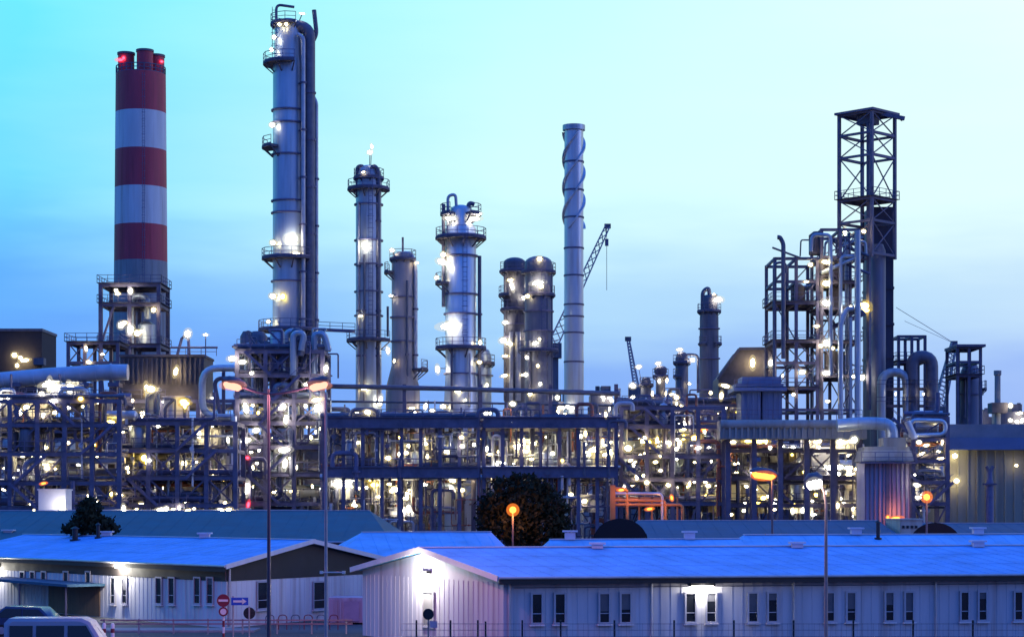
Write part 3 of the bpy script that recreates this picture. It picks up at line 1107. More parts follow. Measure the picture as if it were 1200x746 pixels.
column('fractionator', 'dark blue domed right vessel of the clustered pair beside the twisted stack', 631, 276,
       [(16, 640), (16, 326), (16.5, 318), (16, 308)], mat('slate vessel steel', (0.15, 0.155, 0.2), 0.5, 0.15, 0.3, 0.5, streak=True),
       platforms=[(318, 4, 0, 360), (345, 4, 200, 380), (410, 8, 180, 350)], rings=[365, 388],
       pipes=[([(646, 470), (646, 316)], 1.8, -4, DPIPE), ([(641, 470), (641, 350)], 1.5, -12, DPIPE), ([(620, 470), (620, 400)], 1.8, -14, DPIPE)],
       ladders=[(636, -4.8, 470, 320)],
       lamps=[(632, 306, .5), (630, 334, .8, E_WHITE), (634, 338, .5), (618, 349, .5), (627, 404, .5, E_WHITE), (632, 399, .35), (617, 420, .4, E_WHITE), (630, 430, .4), (633, 451, .45, E_WHITE), (616, 440, .55, E_WHITE), (621, 462, .6), (653, 466, .6, E_WHITE)], seed=10)

# twisted stack with helical strakes
t = T('steel_stack', 'tall slim stack with spiral strakes twisting round its upper part', 'chimney', 672.5, 290)
s = t.s
b = MB()
r = 11.4 * s
b.lathe([(r * 1.04, 0), (r, 30), (r * 0.97, t.z(155)), (r * 0.97, t.z(150))], n=40)
b.build('shell', PALE, t, True)
b = MB()
b.lathe([(r * 0.97, t.z(154)), (r * 1.16, t.z(153)), (r * 1.16, t.z(147)), (r * 0.9, t.z(147)), (r * 0.9, t.z(152))], n=40)
b.build('crown', STEEL, t, True)
z0, z1 = t.z(268), t.z(155)
for k in range(3):
    b = MB()
    vs, fs = [], []
    n = 90
    for i in range(n + 1):
        f = i / n
        a = 2 * math.pi * (k / 3 + f * 1.15)
        for rr, da in ((r * 0.95, -0.16), (r * 1.22, -0.07), (r * 1.22, 0.07), (r * 0.95, 0.16)):
            vs.append((rr * math.cos(a + da), rr * math.sin(a + da), z0 + (z1 - z0) * f))
    for i in range(n):
        for j in range(4):
            j2 = (j + 1) % 4
            fs.append((i * 4 + j, i * 4 + j2, i * 4 + 4 + j2, i * 4 + 4 + j))
    fs += [(0, 1, 2, 3), (n * 4 + 3, n * 4 + 2, n * 4 + 1, n * 4)]
    b.add(vs, fs)
    b.build('strake', PALE, t)
for y in (190, 223, 255, 291, 323, 357, 371, 390, 424, 458):
    b = MB()
    z = t.z(y)
    b.lathe([(r * 0.95, z - 0.12), (r * 1.05, z - 0.12), (r * 1.05, z + 0.12), (r * 0.95, z + 0.12)], n=40)
    b.build('ring', FRAME, t)
lamp(t, (t.x(667), -r - .6, t.z(478)), 0.6, E_WHITE)

column('scrubber_column', 'dark isolated column with hooked pipe top right of the twisted stack', 831, 340,
       [(11.5, 640), (11.5, 460), (11, 372), (10, 362), (10, 350)], DSTEEL,
       platforms=[(364, 4, 0, 360), (402, 4, -60, 60), (402, 2, 100, 250)], rings=[420, 385],
       pipes=[([(823, 365), (823, 342), (830, 337), (832, 352)], 2.4, -4, DPIPE), ([(836, 365), (839, 345)], 1.6, -2, DPIPE)],
       lamps=[(841, 352, .85, E_WHITE), (836, 345, .3)], seed=11)
column('small_column', 'small dark column with a bent pipe arm just left of the hooked column', 799, 330,
       [(7.5, 640), (7.5, 420), (6, 415)], DSTEEL, platforms=[(424, 3, 0, 360), (440, 3, 120, 260)],
       pipes=[([(800, 416), (808, 415), (818, 416), (818, 460)], 1.6, 0, DPIPE)],
       lamps=[(796, 410, .65, E_WHITE), (811, 422, .6, E_WHITE), (807, 450, .5)], seed=12)
column('small_column', 'squat dark column with brackets, lamp on top, left of the bent pipe arm', 774, 335,
       [(5.5, 640), (5.5, 440), (7.5, 436), (7.5, 432)], DSTEEL, platforms=[(440, 4, 0, 360)],
       lamps=[(771, 426, .65, E_WHITE), (772, 447, .6, E_WHITE), (781, 446, .5), (779, 462, .6)], seed=13)
column('small_column', 'stubby dark vessel among lamps at the foot of the little crane', 757, 338,
       [(6, 640), (6, 448), (5, 444)], DSTEEL, platforms=[(450, 3, 0, 360)], lamps=[(748, 430, .75, E_WHITE), (741, 452, .8, E_WHITE), (767, 474, .6), (782, 469, .9, E_YEL)], seed=14)
column('regenerator', 'thick blue grey column in an open frame near the right edge', 1137, 300,
       [(15, 640), (14, 480), (13, 452), (13, 440), (8, 428)], mat('slate blue cladding', (0.19, 0.20, 0.27), 0.55, 0.1, 0.3, 0.5, streak=True),
       platforms=[(440, 6, 130, 230), (455, 6, -40, 30)], rings=[462],
       pipes=[([(1148, 490), (1148, 430)], 2, -4, DPIPE), ([(1128, 490), (1128, 442)], 1.6, -12, DPIPE)], seed=15)
t = T('thin_stack', 'thin tapering concrete stack standing alone far at right', 'chimney', 1169, 420)
b = MB()
b.lathe([(4.2 * t.s, 0), (3.4 * t.s, t.z(440)), (4.4 * t.s, t.z(439)), (4.4 * t.s, t.z(434)), (3.3 * t.s, t.z(434))], n=20)
b.build('shell', CONC, t, True)
b = MB()
b.box(0, 0, t.z(478), 18 * t.s, 4, 12 * t.s)
b.build('base_house', BROWN, t)
lamp(t, (t.x(1180), -3, t.z(476)), .8, E_WHITE)
lamp(t, (t.x(1180), -3, t.z(493)), .8, E_WHITE)


# ------------------------------------------------------------------ steel frames
def frame(t, x0, x1, y0, y1, zs, nx=1, ny=1, w=0.4, material=FRAME, braces='x', z0=0.0, deck=(), rails=(), rng=random, parent=None, bw=0.36):
    """posts, beams and bracing; x,y in local metres, zs beam heights"""
    top = max(zs)
    X = [x0 + (x1 - x0) * i / nx for i in range(nx + 1)]
    Yv = [y0 + (y1 - y0) * i / ny for i in range(ny + 1)]
    for x in X:
        for y in Yv:
            b = MB()
            b.bar((x, y, z0), (x, y, top + w * 0.4), w)
            b.build('post', material, t)
    for z in zs:
        for y in Yv:
            b = MB()
            b.bar((x0, y, z), (x1, y, z), w * 0.8, w * 0.9)
            b.build('beam', material, t)
        b = MB()
        for x in X:
            b.bar((x, y0, z - 0.01), (x, y1, z - 0.01), w * 0.7, w * 0.8)
        build_each(b, 'cross_beam', material, t)
    lv = [z0] + sorted(zs)
    b = MB()
    for i in range(nx):
        for a, c in zip(lv, lv[1:]):
            if c - a < 1.5:
                continue
            for y in ((y0,) if braces == 'f' else (y0, y1)):
                k = {'f': 'x'}.get(braces, braces) if braces != 'r' else rng.choice(['x', '/', '\\', '', '', '', ''])
                if k in ('x', '/'):
                    b.bar((X[i], y - 0.02, a), (X[i + 1], y - 0.02, c), w * bw)
                if k in ('x', '\\'):
                    b.bar((X[i], y + 0.02, c), (X[i + 1], y + 0.02, a), w * bw)
    if ny == 1 and braces in ('x', 'f'):
        for x in ((x0,) if braces == 'f' else (x0, x1)):
            for a, c in zip(lv, lv[1:]):
                if c - a > 1.5:
                    b.bar((x, y0, a), (x, y1, c), w * bw)
                    b.bar((x + 0.03, y0, c), (x + 0.03, y1, a), w * bw)
    if b.v:
        build_each(b, 'brace', material, t)
    for z in deck:
        b = MB()
        b.box((x0 + x1) / 2, (y0 + y1) / 2, z + w * 0.5 + 0.04, x1 - x0 + 1.0, y1 - y0 + 1.0, 0.08)
        d = b.build('deck', GRATE, t)
        zz = z + w * 0.5 + 0.08
        b = MB()
        c = [(x0 - .45, y0 - .45, zz), (x1 + .45, y0 - .45, zz), (x1 + .45, y1 + .45, zz), (x0 - .45, y1 + .45, zz)]
        for i in range(4):
            b.rail(c[i], c[(i + 1) % 4])
        b.build('railing', FRAME2, d)


# frame in front of the striped chimney
t = T('steel_scaffold', 'open dark steel frame with lamps in front of the striped chimney', 'frame', 151, 300)
s = t.s
frame(t, t.x(118), t.x(186), 0, 8, [t.z(425), t.z(405), t.z(357), t.z(334)], 2, 1, 0.55, braces='', deck=(t.z(405), t.z(357), t.z(334)))
b = MB()
b.bar((t.x(118), -.1, t.z(405)), (t.x(134), -.1, t.z(357)), 0.3)
b.bar((t.x(150), 4, t.z(334)), (t.x(150), 4, t.z(430)), 0.9)
build_each(b, 'brace', FRAME, t)
b = MB()
b.tube([(t.x(150), 2, t.z(430)), (t.x(150), 2, t.z(345)), (t.x(170), 2, t.z(345)), (t.x(170), 2, t.z(372))], .5, 10, 1.2)
b.lathe([(1.3, t.z(400)), (1.3, t.z(378)), (.4, t.z(373))], t.x(166), 4, 16)
b.build('vessel', STEEL, t, True)
for px_, py_, r_ in ((138, 344, .5), (153, 341, .6), (180, 363, .6), (142, 381, .7), (153, 386, .9), (161, 390, .6), (166, 388, .4), (146, 378, .5), (152, 424, .5), (136, 340, .4)):
    lamp(t, t.p(px_, py_, -.8), r_, random.Random(px_).choice([E_WARM, E_WHITE]))
t = T('steel_scaffold', 'low open steel frame on the grey duct, left of the chimney frame', 'frame', 109, 290)
frame(t, t.x(80), t.x(138), 0, 7, [t.z(425), t.z(402)], 3, 1, 0.45, braces='r', deck=(t.z(402),), rng=random.Random(4))
for px_, py_, r_ in ((101, 408, .5), (104, 424, .4), (120, 415, .25)):
    lamp(t, t.p(px_, py_, -.5), r_, E_WARM)
t = T('control_block', 'dark windowless block at the left edge beyond the grey duct', 'building', 10, 380)
b = MB()
b.box(0, 6, t.z(388) / 2, 78 * t.s, 12, t.z(388))
b.build('wall', mat('sooty block wall', (0.035, 0.028, 0.032), 0.85), t)
b = MB()
b.box(0, 6, t.z(388) + 0.25, 80 * t.s, 12.4, 0.5)
b.box(t.x(48), -1, t.z(424), 12 * t.s, 2, 8 * t.s)
b.build('roof_edge', DSTEEL, t)
for px_, py_, r_ in ((17, 416, .8), (29, 422, .9), (20, 428, .7), (24, 419, .5)):
    lamp(t, t.p(px_, py_, -1.2), r_, E_WARM)

# tall lattice tower at right, turned so that two faces show
t = T('lattice_tower', 'tall dark lattice tower with crossed bracing and a jib on top', 'tower', 1016, 285, rz=R(45))
s = t.s
h = 23.0 * s
zs = [t.z(y) for y in (300, 262, 236, 186, 160, 136)]
frame(t, -h, h, -h, h, zs, 1, 1, 0.4, braces='f', bw=0.34, z0=t.z(304), deck=(t.z(236),))
b = MB()
b.box(0, 0, t.z(134), 2 * h + 1.0, 2 * h + 1.0, 0.3)
b.box(-.8, -.5, t.z(132), 2.0, 3.4, .5)
b.build('roof_deck', FRAME, t)
b = MB()
p, q = t.p(1020, 131, -2), t.p(1060, 139, -2)
b.bar(p, q, 0.5)
b.bar(t.p(1048, 133), t.p(1058, 141), 0.35)
b.build('jib', FRAME, t)
b = MB()
b.bar(t.p(1018, 130, -2), t.p(1018, 480, -2), 0.45)
b.build('riser', FRAME, t)
b = MB()
b.box(-.6, -.6, t.z(142), 2.2, 2.2, 1.4)
b.build('winch_house', DSTEEL, t)
for px_, py_, r_ in ((990, 272, .7), (1012, 271, .5)):
    lamp(t, t.p(px_, py_, -5), r_, E_WARM)
# its tall dark drum
t = T('coke_drum', 'tall dark box clad drum enclosed by the lattice tower', 'drum', 1029, 290)
s = t.s
b = MB()
b.box(0, 0, t.z(246) / 2, 27 * s, 6, t.z(246))
for y in (262, 300, 340, 382, 420):
    b.box(0, 0, t.z(y), 28.4 * s, 6.4, 0.35)
b.build('casing', mat('very dark cladding', (0.055, 0.05, 0.085), 0.6, 0, 0.3, 0.5, streak=True), t)
b = MB()
b.lathe([(9 * s, 0), (9 * s, t.z(300)), (6 * s, t.z(292))], t.x(1021), -5.2, 24)
b.build('shell', mat('smoke grey cladding', (0.17, 0.165, 0.21), 0.55, 0.1, 0.3, 0.5, streak=True), t, True)
lamp(t, t.p(1013, 358, -7.5), .8, E_YEL)
lamp(t, t.p(1014, 364, -7.5), .6, E_YEL)
lamp(t, t.p(1010, 442, -7), .5, E_WHITE)
# lower structure in front
t = T('process_tower', 'broad open process frame stacked with decks left of the lattice tower', 'frame', 958, 272)
rng = random.Random(77)
zs = [t.z(y) for y in (480, 455, 425, 400, 355, 330, 303)]
frame(t, t.x(908), t.x(958), 0, 9, zs, 2, 1, 0.42, braces='r', deck=(zs[1], zs[3], zs[4]), rng=rng)
zs2 = [t.z(y) for y in (480, 440, 400, 360, 330, 300, 268)]
frame(t, t.x(958) + 0.7, t.x(1008), 1, 10, zs2, 2, 1, 0.4, braces='r', deck=tuple(zs2[1:5]), rng=rng)
for i in range(18):
    x = rng.uniform(t.x(950), t.x(1006))
    za, zb = sorted((rng.choice(zs2), rng.choice(zs2)))
    if zb - za < 3:
        zb += 8
    zb = min(zb, t.z(300) if x < t.x(955) else t.z(276))
    b = MB()
    r_ = rng.choice([.1, .14, .18, .25, .32])
    y_ = rng.uniform(-.8, 8)
    b.tube([(x, y_, za), (x, y_, zb), (x + rng.choice([-2.5, 2.5]), y_, zb), (x + rng.choice([-2.6, 2.6]), y_, zb - 2.2)], r_, 8, r_ * 3)
    b.build('pipe', rng.choice([DPIPE, DPIPE, FRAME2, STEEL]), t, True)
for (path, rp, mt) in (([(907, 480), (907, 308), (921, 307), (921, 320)], 1.6, DPIPE), ([(918, 420), (918, 285), (914, 278), (911, 278)], 2.6, DPIPE),
                       ([(985, 490), (985, 378), (992, 362), (1000, 362)], 3.2, STEEL), ([(1005, 490), (1005, 270)], 3.6, STEEL), ([(997, 490), (997, 372)], 1.8, STEEL),
                       ([(905, 290), (940, 303), (960, 303)], 1.2, DPIPE)):
    b = MB()
    b.tube([t.p(x, y, -1.2) for x, y in path], rp * t.s, 12, rp * t.s * 4)
    b.build('riser_pipe', mt, t, True)
for i in range(7):
    x, z, y_ = rng.uniform(t.x(915), t.x(1000)), rng.choice(zs2[1:6]) + .5, rng.uniform(2, 7)
    b = MB()
    b.lathe([(1.0, z), (1.0, z + 2.6), (.4, z + 3.1)], x, y_, 14)
    b.build('vessel', rng.choice([DSTEEL, STEEL, BROWN]), t, True)
for px_, py_, r_, mm in ((968, 307, .7, E_WARM), (968, 332, .8, E_WARM), (968, 355, .7, E_WHITE), (997, 360, .5, E_WHITE), (968, 402, .8, E_WHITE), (962, 405, .5, E_WARM), (903, 425, .55, E_WHITE), (940, 436, .65, E_WARM),
                         (968, 437, .7, E_WHITE), (1000, 441, .5, E_WHITE), (917, 440, .3, E_WARM), (950, 310, .4, E_WARM), (975, 408, .4, E_WARM), (957, 382, .35, E_WARM), (930, 462, .4, E_WARM), (970, 470, .35, E_WARM), (945, 330, .3, E_WARM)):
    lamp(t, t.p(px_, py_, -.7), r_, mm, rng=rng)

# sloped conveyor house and tank
t = T('conveyor_house', 'dark brown house with one sloping end behind the blue silo', 'building', 872, 310)
b = MB()
pts = [t.p(842, 600), t.p(842, 443), t.p(866, 410), t.p(908, 409), t.p(908, 600)]
b.prism(pts, (0, 9, 0))
b.build('wall', BROWN, t)
b = MB()
b.bar(t.p(841, 444, -.1), t.p(866, 409, -.1), .5, .4)
b.bar(t.p(866, 408.5, -.1), t.p(909, 408, -.1), .5, .4)
b.build('roof_edge', DSTEEL, t)
lamp(t, t.p(882, 425, -1.2), 1.0, E_WARM, squash=(.6, .5, 1.3))
lamp(t, t.p(904, 426, -1), .55, E_WHITE)
t = T('silo', 'boxy blue twin silo with ribbed roof band below the brown house', 'silo', 893, 270)
s = t.s
BLUEV = mat('blue silo paint', (0.13, 0.17, 0.30), 0.55, 0, 0.2, 0.6, streak=True)
for px_ in (880, 905):
    b = MB()
    b.box(t.x(px_), 3, t.z(458) / 2, 23 * s, 6, t.z(458))
    for k in range(4):
        b.box(t.x(px_ - 9 + 6 * k), -.05, t.z(475), .25, .2, 30 * s)
    b.build('bin', BLUEV, t)
b = MB()
b.box(t.x(890), 3, t.z(456), 62 * s, 7.5, .5)
b.box(t.x(890), 3, t.z(451), 56 * s, 6.5, .4)
b.box(t.x(893), 3, t.z(445), 46 * s, 5, 8 * s)
b.build('roof', BLUEV, t)
b = MB()
b.rail((t.x(860), -.6, t.z(455)), (t.x(920), -.6, t.z(455)))
b.build('railing', FRAME2, t)
lamp(t, t.p(850, 452, -1), .5, E_WARM)

# arched duct pipes at right
for (x0, x1, yt, rp, lab) in ((1033, 1063, 436, 5.2, 'lower pale pipe bent into an upside down U beside the tower'), (1069, 1092, 418, 7.5, 'thick dark pipe bent into an upside down U under a small frame')):
    t = T('arched_pipe', lab, 'pipe', (x0 + x1) / 2, 283)
    b = MB()
    b.tube([(t.x(x0), 0, 0), (t.x(x0), 0, t.z(yt)), (t.x(x1), 0, t.z(yt)), (t.x(x1), 0, 0)], rp * t.s, 16, (x1 - x0) * t.s * .49)
    b.build('pipe', STEEL if rp < 6 else DPIPE, t, True)
    b = MB()
    for y in (455, 475):
        b.bar((t.x(x0 - 8), 1.2, t.z(y)), (t.x(x1 + 8), 1.2, t.z(y)), .4)
        b.rail((t.x(x0 - 8), -1, t.z(y)), (t.x(x1 + 8), -1, t.z(y)))
    build_each(b, 'support', FRAME, t)
    lamp(t, (t.x((x0 + x1) / 2), -1, t.z(462)), .3, E_WARM)
t = T('steel_scaffold', 'small empty steel frame standing over the thick arched pipe', 'frame', 1068, 296)
frame(t, t.x(1053), t.x(1084), 0, 5, [t.z(424), t.z(394)], 2, 1, 0.4, braces='', deck=(t.z(424),))
t = T('steel_scaffold', 'open frame with flat roof round the thick right hand column', 'frame', 1137, 292)
frame(t, t.x(1122), t.x(1149), 0, 7, [t.z(440), t.z(424), t.z(407)], 2, 1, 0.4, braces='', deck=(t.z(440),))
b = MB()
b.box(t.x(1137), 3.5, t.z(405), 34 * t.s, 8.4, .35)
b.build('roof', FRAME, t)


# ------------------------------------------------------------------ cranes
def lattice(b, p, q, w0, w1, n, bar=0.16):
    p, q = Vector(p), Vector(q)
    d = (q - p).normalized()
    side = Vector((0, 1, 0))
    up = d.cross(side).normalized()
    prev = None
    for i in range(n + 1):
        f = i / n
        c = p.lerp(q, f)
        w = w0 + (w1 - w0) * f
        ring = [c + side * a * w + up * e * w for a, e in ((-1, -1), (1, -1), (1, 1), (-1, 1))]
        if prev:
            for k in range(4):
                b.bar(prev[k], ring[k], bar)
                b.bar(prev[k], ring[(k + 1) % 4], bar * .7)
        prev = ring


for (px_, Y, path, w, lab) in ((660, 420, [(648, 404), (712, 265)], 1.0, 'long pale crane jib rising behind the twisted stack'),
                               (742, 440, [(746, 455), (736, 397)], .55, 'little crane jib leaning left beside the twisted stack'),
                               (1110, 430, [(1100, 478), (1118, 402)], 1.2, 'crane jib leaning right between the arched pipe and right column')):
    t = T('crane', lab, 'crane', px_, Y)
    b = MB()
    lattice(b, t.p(*path[0]), t.p(*path[1]), w, w * .45, 16, .26)
    b.build('jib', CRANEP, t)
    b = MB()
    x, y = path[0]
    b.bar(t.p(x, 600, .5), t.p(x, y, .5), 2.2)
    b.box(t.p(x, y).x, 0, t.z(y) - 1.2, 3.5, 3, 3)
    b.build('cab', DSTEEL, t)
    b = MB()
    x, y = path[1]
    b.box(t.p(x, y).x, 0, t.z(y), 1.3, 1.0, .9)
    b.build('jib_head', DSTEEL, t)
    b = MB()
    if px_ == 660:
        b.bar(t.p(711, 268), t.p(711, 340), .1)
        b.box(t.p(711, 284).x, 0, t.z(284), .7, .5, 1.4)
    elif px_ == 1110:
        b.bar(t.p(1118, 402), t.p(1050, 360), .1)
        b.bar(t.p(1118, 402), t.p(1060, 376), .07)
        b.bar(t.p(1118, 402), t.p(1104, 470), .1)
    if b.v:
        b.build('cable', FRAME2, t)

# ------------------------------------------------------------------ long pipes and ducts
t = T('flue_duct', 'fat pale duct running from the left edge under the chimney frames', 'duct', 70, 258)
s = t.s
b = MB()
b.tube([t.p(-60, 451), t.p(60, 440), t.p(128, 436), t.p(150, 436)], 9.5 * s, 20)
for px_ in range(-50, 140, 18):
    y = 450 - (px_ + 50) * .08
    b.tube([t.p(px_, y), t.p(px_ + 1.6, y - .13)], 10.1 * s, 20)
b.build('duct', mat('blue grey lagging', (0.44, 0.46, 0.52), 0.45, 0.2, 0.2, 0.5), t, True)
b = MB()
for px_ in (-20, 20, 60, 100, 135):
    b.bar((t.x(px_), 0, 0), (t.x(px_), 0, t.z(452)), .5)
    b.box(t.x(px_), 0, t.z(451), 1.4, 2.4, .5)
build_each(b, 'support', FRAME, t)
t = T('filter_house', 'brownish ribbed filter house where the fat pale duct ends', 'building', 190, 262)
s = t.s
b = MB()
b.box(0, 4, (t.z(418) + t.z(478)) / 2, 98 * s, 8, 60 * s)
for k in range(17):
    b.box(t.x(145 + k * 5.6), -.12, (t.z(420) + t.z(450)) / 2, .2, .3, 30 * s)
b.box(0, 4, t.z(418) + .15, 100 * s, 8.6, .3)
b.build('wall', BROWN, t)
b = MB()
b.rail((t.x(200), -.2, t.z(417)), (t.x(254), -.2, t.z(417)))
b.tube([(t.x(204), 2, t.z(417)), (t.x(210), 2, t.z(395)), (t.x(214), 2, t.z(391)), (t.x(218), 2, t.z(396)), (t.x(219), 2, t.z(417))], .2, 6)
b.bar((t.x(200), 0, t.z(407)), (t.x(255), 0, t.z(407)), .25)
b.build('railing', FRAME2, t)
b = MB()
for px_ in (145, 175, 205, 236):
    b.bar((t.x(px_), 1, 0), (t.x(px_), 1, t.z(478)), .6)
build_each(b, 'leg', FRAME, t)
for px_, py_, r_, mm in ((220, 391, .75, E_WHITE), (241, 392, .45, E_WHITE), (206, 435, .7, E_WARM), (172, 456, .8, E_WARM), (173, 462, .5, E_YEL), (205, 478, .9, E_WARM), (212, 468, .5, E_YEL), (180, 474, .5, E_WHITE), (144, 493, .55, E_WHITE), (165, 503, .7, E_WHITE)):
    lamp(t, t.p(px_, py_, -1.3), r_, mm)
b = MB()
for px_, py_ in ((220, 391), (241, 392)):
    b.bar(t.p(px_, 419, -1.2), t.p(px_, py_, -1.2), .12)
build_each(b, 'lamp_pole', FRAME2, t)
t = T('pipe_loop', 'pale pipe looping in a squared U beside the brownish filter house', 'pipe', 250, 250)
b = MB()
b.tube([t.p(320, 431), t.p(237, 431), t.p(237, 488), t.p(276, 489)], 4.2 * t.s, 14, 2.0)
b.build('pipe', ALU, t, True)
b = MB()
b.tube([t.p(300, 443, 1), t.p(250, 443, 1), t.p(258, 485, 1)], 2.6 * t.s, 10, 1.2)
b.bar(t.p(262, 600, 1.5), t.p(262, 428, 1.5), .4)
build_each(b, 'support', FRAME2, t)
t = T('overhead_pipe', 'long straight overhead pipe crossing in front of the four columns', 'pipe', 550, 246)
b = MB()
b.tube([t.p(372, 452), t.p(520, 455), t.p(726, 461)], 2.8 * t.s, 12)
b.build('pipe', DPIPE, t, True)
b = MB()
b.tube([t.p(372, 470, .8), t.p(560, 472, .8), t.p(726, 475, .8)], 1.3 * t.s, 8)
b.build('branch_pipe', DPIPE, t, True)
b = MB()
for px_ in (385, 474, 563, 645, 722):
    b.bar(t.p(px_, 600, .4), t.p(px_, 450, .4), .45)
build_each(b, 'support', FRAME, t)
t = T('footbridge', 'thin walkway joining the tallest column to the purple grey column', 'walkway', 395, 264)
b = MB()
b.bar(t.p(372, 386), t.p(416, 388), 1.0, .35)
b.rail(t.p(372, 385, -.5), t.p(416, 387, -.5), .9)
b.build('deck', FRAME2, t)


# ------------------------------------------------------------------ process units: steel racks full of pipes
def process_unit(label, x0, x1, Y, depth, levels, nx, seed, npipe=5, nvert=30, nlamp=40, ndrum=6, npanel=4, lampr=(.22, .5), name='pipe_rack',
                 w=0.5, decks=None, mats=None, sod=0.0, ztop=None, lamp_rows=None, rail_top=True, brace='r', girder=0, dark=False):
    rng = random.Random(seed)
    cx = (x0 + x1) / 2
    t = T(name, label, 'pipe rack', cx, Y)
    zs = sorted(t.z(y) for y in levels)
    X0, X1 = t.x(x0), t.x(x1)
    dk = zs if decks is None else [t.z(y) for y in decks]
    if girder:
        for z in zs:
            b = MB()
            b.box((X0 + X1) / 2, -.42, z - .1, X1 - X0, .22, girder)
            n_ = int((X1 - X0) / 2.2)
            for i in range(n_ + 1):
                b.box(X0 + (X1 - X0) * i / n_, -.55, z - .1, .12, .1, girder)
            b.box((X0 + X1) / 2, -.5, z - .1 + girder / 2, X1 - X0, .5, .1)
            b.box((X0 + X1) / 2, -.5, z - .1 - girder / 2, X1 - X0, .5, .1)
            b.build('girder', FRAME, t)
    frame(t, X0, X1, 0, depth, zs, nx, 1, w, mats[0] if mats else FRAME, braces=brace, rng=rng)
    for z in dk:
        # partial grating decks
        a, c = sorted((rng.uniform(X0, X1), rng.uniform(X0, X1)))
        if c - a < (X1 - X0) * .5:
            a, c = X0, X0 + (X1 - X0) * rng.uniform(.6, 1)
        b = MB()
        b.box((a + c) / 2, depth / 2, z + w * .5 + .05, c - a, depth + .6, .09)
        d = b.build('deck', GRATE, t)
        b = MB()
        b.rail((a, -.25, z + w * .5 + .1), (c, -.25, z + w * .5 + .1))
        b.build('railing', FRAME2, d)
    pm = [DPIPE, DPIPE, DPIPE, FRAME, FRAME2, STEEL] if dark else [DPIPE, DPIPE, DPIPE, GALV, ALU, STEEL, FRAME2, DPIPE, FRAME, DSTEEL, RUSTP]
    # runs along the rack
    for z in zs:
        for k in range(npipe):
            r = rng.choice([.09, .12, .16, .22, .3, .38])
            y = -.3 + (depth + .6) * (k + .5) / npipe + rng.uniform(-.2, .2)
            zz = z + w * .5 + r + .14 if rng.random() < .7 else z - w * .6 - r
            a, c = X0 - .5, X1 + .5
            path = None
            q = rng.random()
            if q < .35:
                c = rng.uniform(X0 + 3, X1)
                path = [(a, y, zz), (c, y, zz), (c, y, zz + rng.choice([-1, 1]) * rng.uniform(1.5, 4))]
            elif q < .6:
                a = rng.uniform(X0, X1 - 3)
                path = [(a, y, max(.4, zz - rng.uniform(1.5, 5))), (a, y, zz), (c, y, zz)]
            elif q < .72:
                e = rng.uniform(X0 + 2, X1 - 3)
                path = [(a, y, zz), (e, y, zz), (e, y, zz + 1.2), (e + 1.6, y, zz + 1.2), (e + 1.6, y, zz), (c, y, zz)]
            else:
                path = [(a, y, zz), (c, y, zz)]
            b = MB()
            b.tube(path, r, 8, r * 2.5)
            b.build('pipe', rng.choice(pm), t, True)
    for k in range(int((X1 - X0) * 4.5) if girder else int((X1 - X0) * .5)):
        a = rng.uniform(X0, X1 - 2)
        c = min(X1, a + rng.uniform(1.5, 7))
        z = rng.uniform(.8, max(zs) + 1.2)
        y = rng.uniform(-.8, depth * .8)
        r = rng.choice([.05, .06, .08, .1, .14, .2])
        dz = rng.choice([-1, 1]) * rng.uniform(.6, 2.4)
        b = MB()
        b.tube([(a, y, z + dz), (a, y, z), (c, y, z), (c, y, z - dz * rng.choice([-1, 1]))], r, 6, r * 3)
        for f in (.25, .6):
            xx = a + (c - a) * f
            b.tube([(xx, y, z), (xx + .16, y, z)], r * 1.8, 8)
        b.build('small_pipe', rng.choice(pm), t, True)
    zt = ztop if ztop is not None else max(zs)
    zt = max(zs) + 1.5 if ztop is None else t.z(ztop)
    for k in range(nvert):
        r = rng.choice([.07, .1, .1, .14, .2, .28])
        x, y = rng.uniform(X0, X1), rng.uniform(-.5, depth)
        za = rng.uniform(0.2, max(1.0, zt - 4))
        zb = min(zt, za + rng.uniform(3, 9))
        b = MB()
        if rng.random() < .6:
            dx = rng.choice([-1, 1]) * rng.uniform(.8, 3)
            path = [(x, y, za), (x, y, zb), (x + dx, y, zb), (x + dx, y, zb - rng.uniform(.8, 3))]
        else:
            path = [(x, y, za), (x, y, zb)]
        b.tube(path, r, 7, r * 2.5)
        # a valve wheel / flange pair on the run
        zf = (za + zb) / 2
        b.lathe([(r, zf - .12), (r * 1.9, zf - .12), (r * 1.9, zf + .12), (r, zf + .12)], x, y, 8)
        if rng.random() < .4:
            b.tube([(x, y, zf + .35), (x, y - .5, zf + .35)], .05, 5)
            b.tube([(x, y - .5, zf + .35), (x, y - .55, zf + .35)], .28, 9)
        b.build('riser_pipe', rng.choice(pm), t, True)
    lv = [0.3] + zs
    for k in range(ndrum):
        x, y = rng.uniform(X0 + 1, X1 - 1), rng.uniform(.6, depth - .3)
        z = rng.choice(lv[:-1]) + w * .6
        b = MB()
        r = rng.uniform(.45, .95)
        if rng.random() < .5:
            ln = rng.uniform(2.5, 5)
            P = [(x - ln / 2 - .25, y, z + r + .4), (x - ln / 2, y, z + r + .4), (x + ln / 2, y, z + r + .4), (x + ln / 2 + .25, y, z + r + .4)]
            b.tube(P, [r * .5, r, r, r * .5], 14)
            for e in (-.3, .3):
                b.box(x + ln * e, y, z + .25, .3, r * 1.4, .6)
        else:
            hh = rng.uniform(1.8, 3.6)
            b.lathe([(r * .8, z), (r, z + .3), (r, z + hh), (r * .7, z + hh + r * .35), (.1, z + hh + r * .5)], x, y, 14)
            b.tube([(x, y, z + hh + r * .4), (x, y, z + hh + r + .3), (x + r + .4, y, z + hh + r + .3), (x + r + .4, y, z)], .1, 6, .3)
        b.build('drum', rng.choice([PALE, STEEL, DSTEEL, PALE]), t, True)
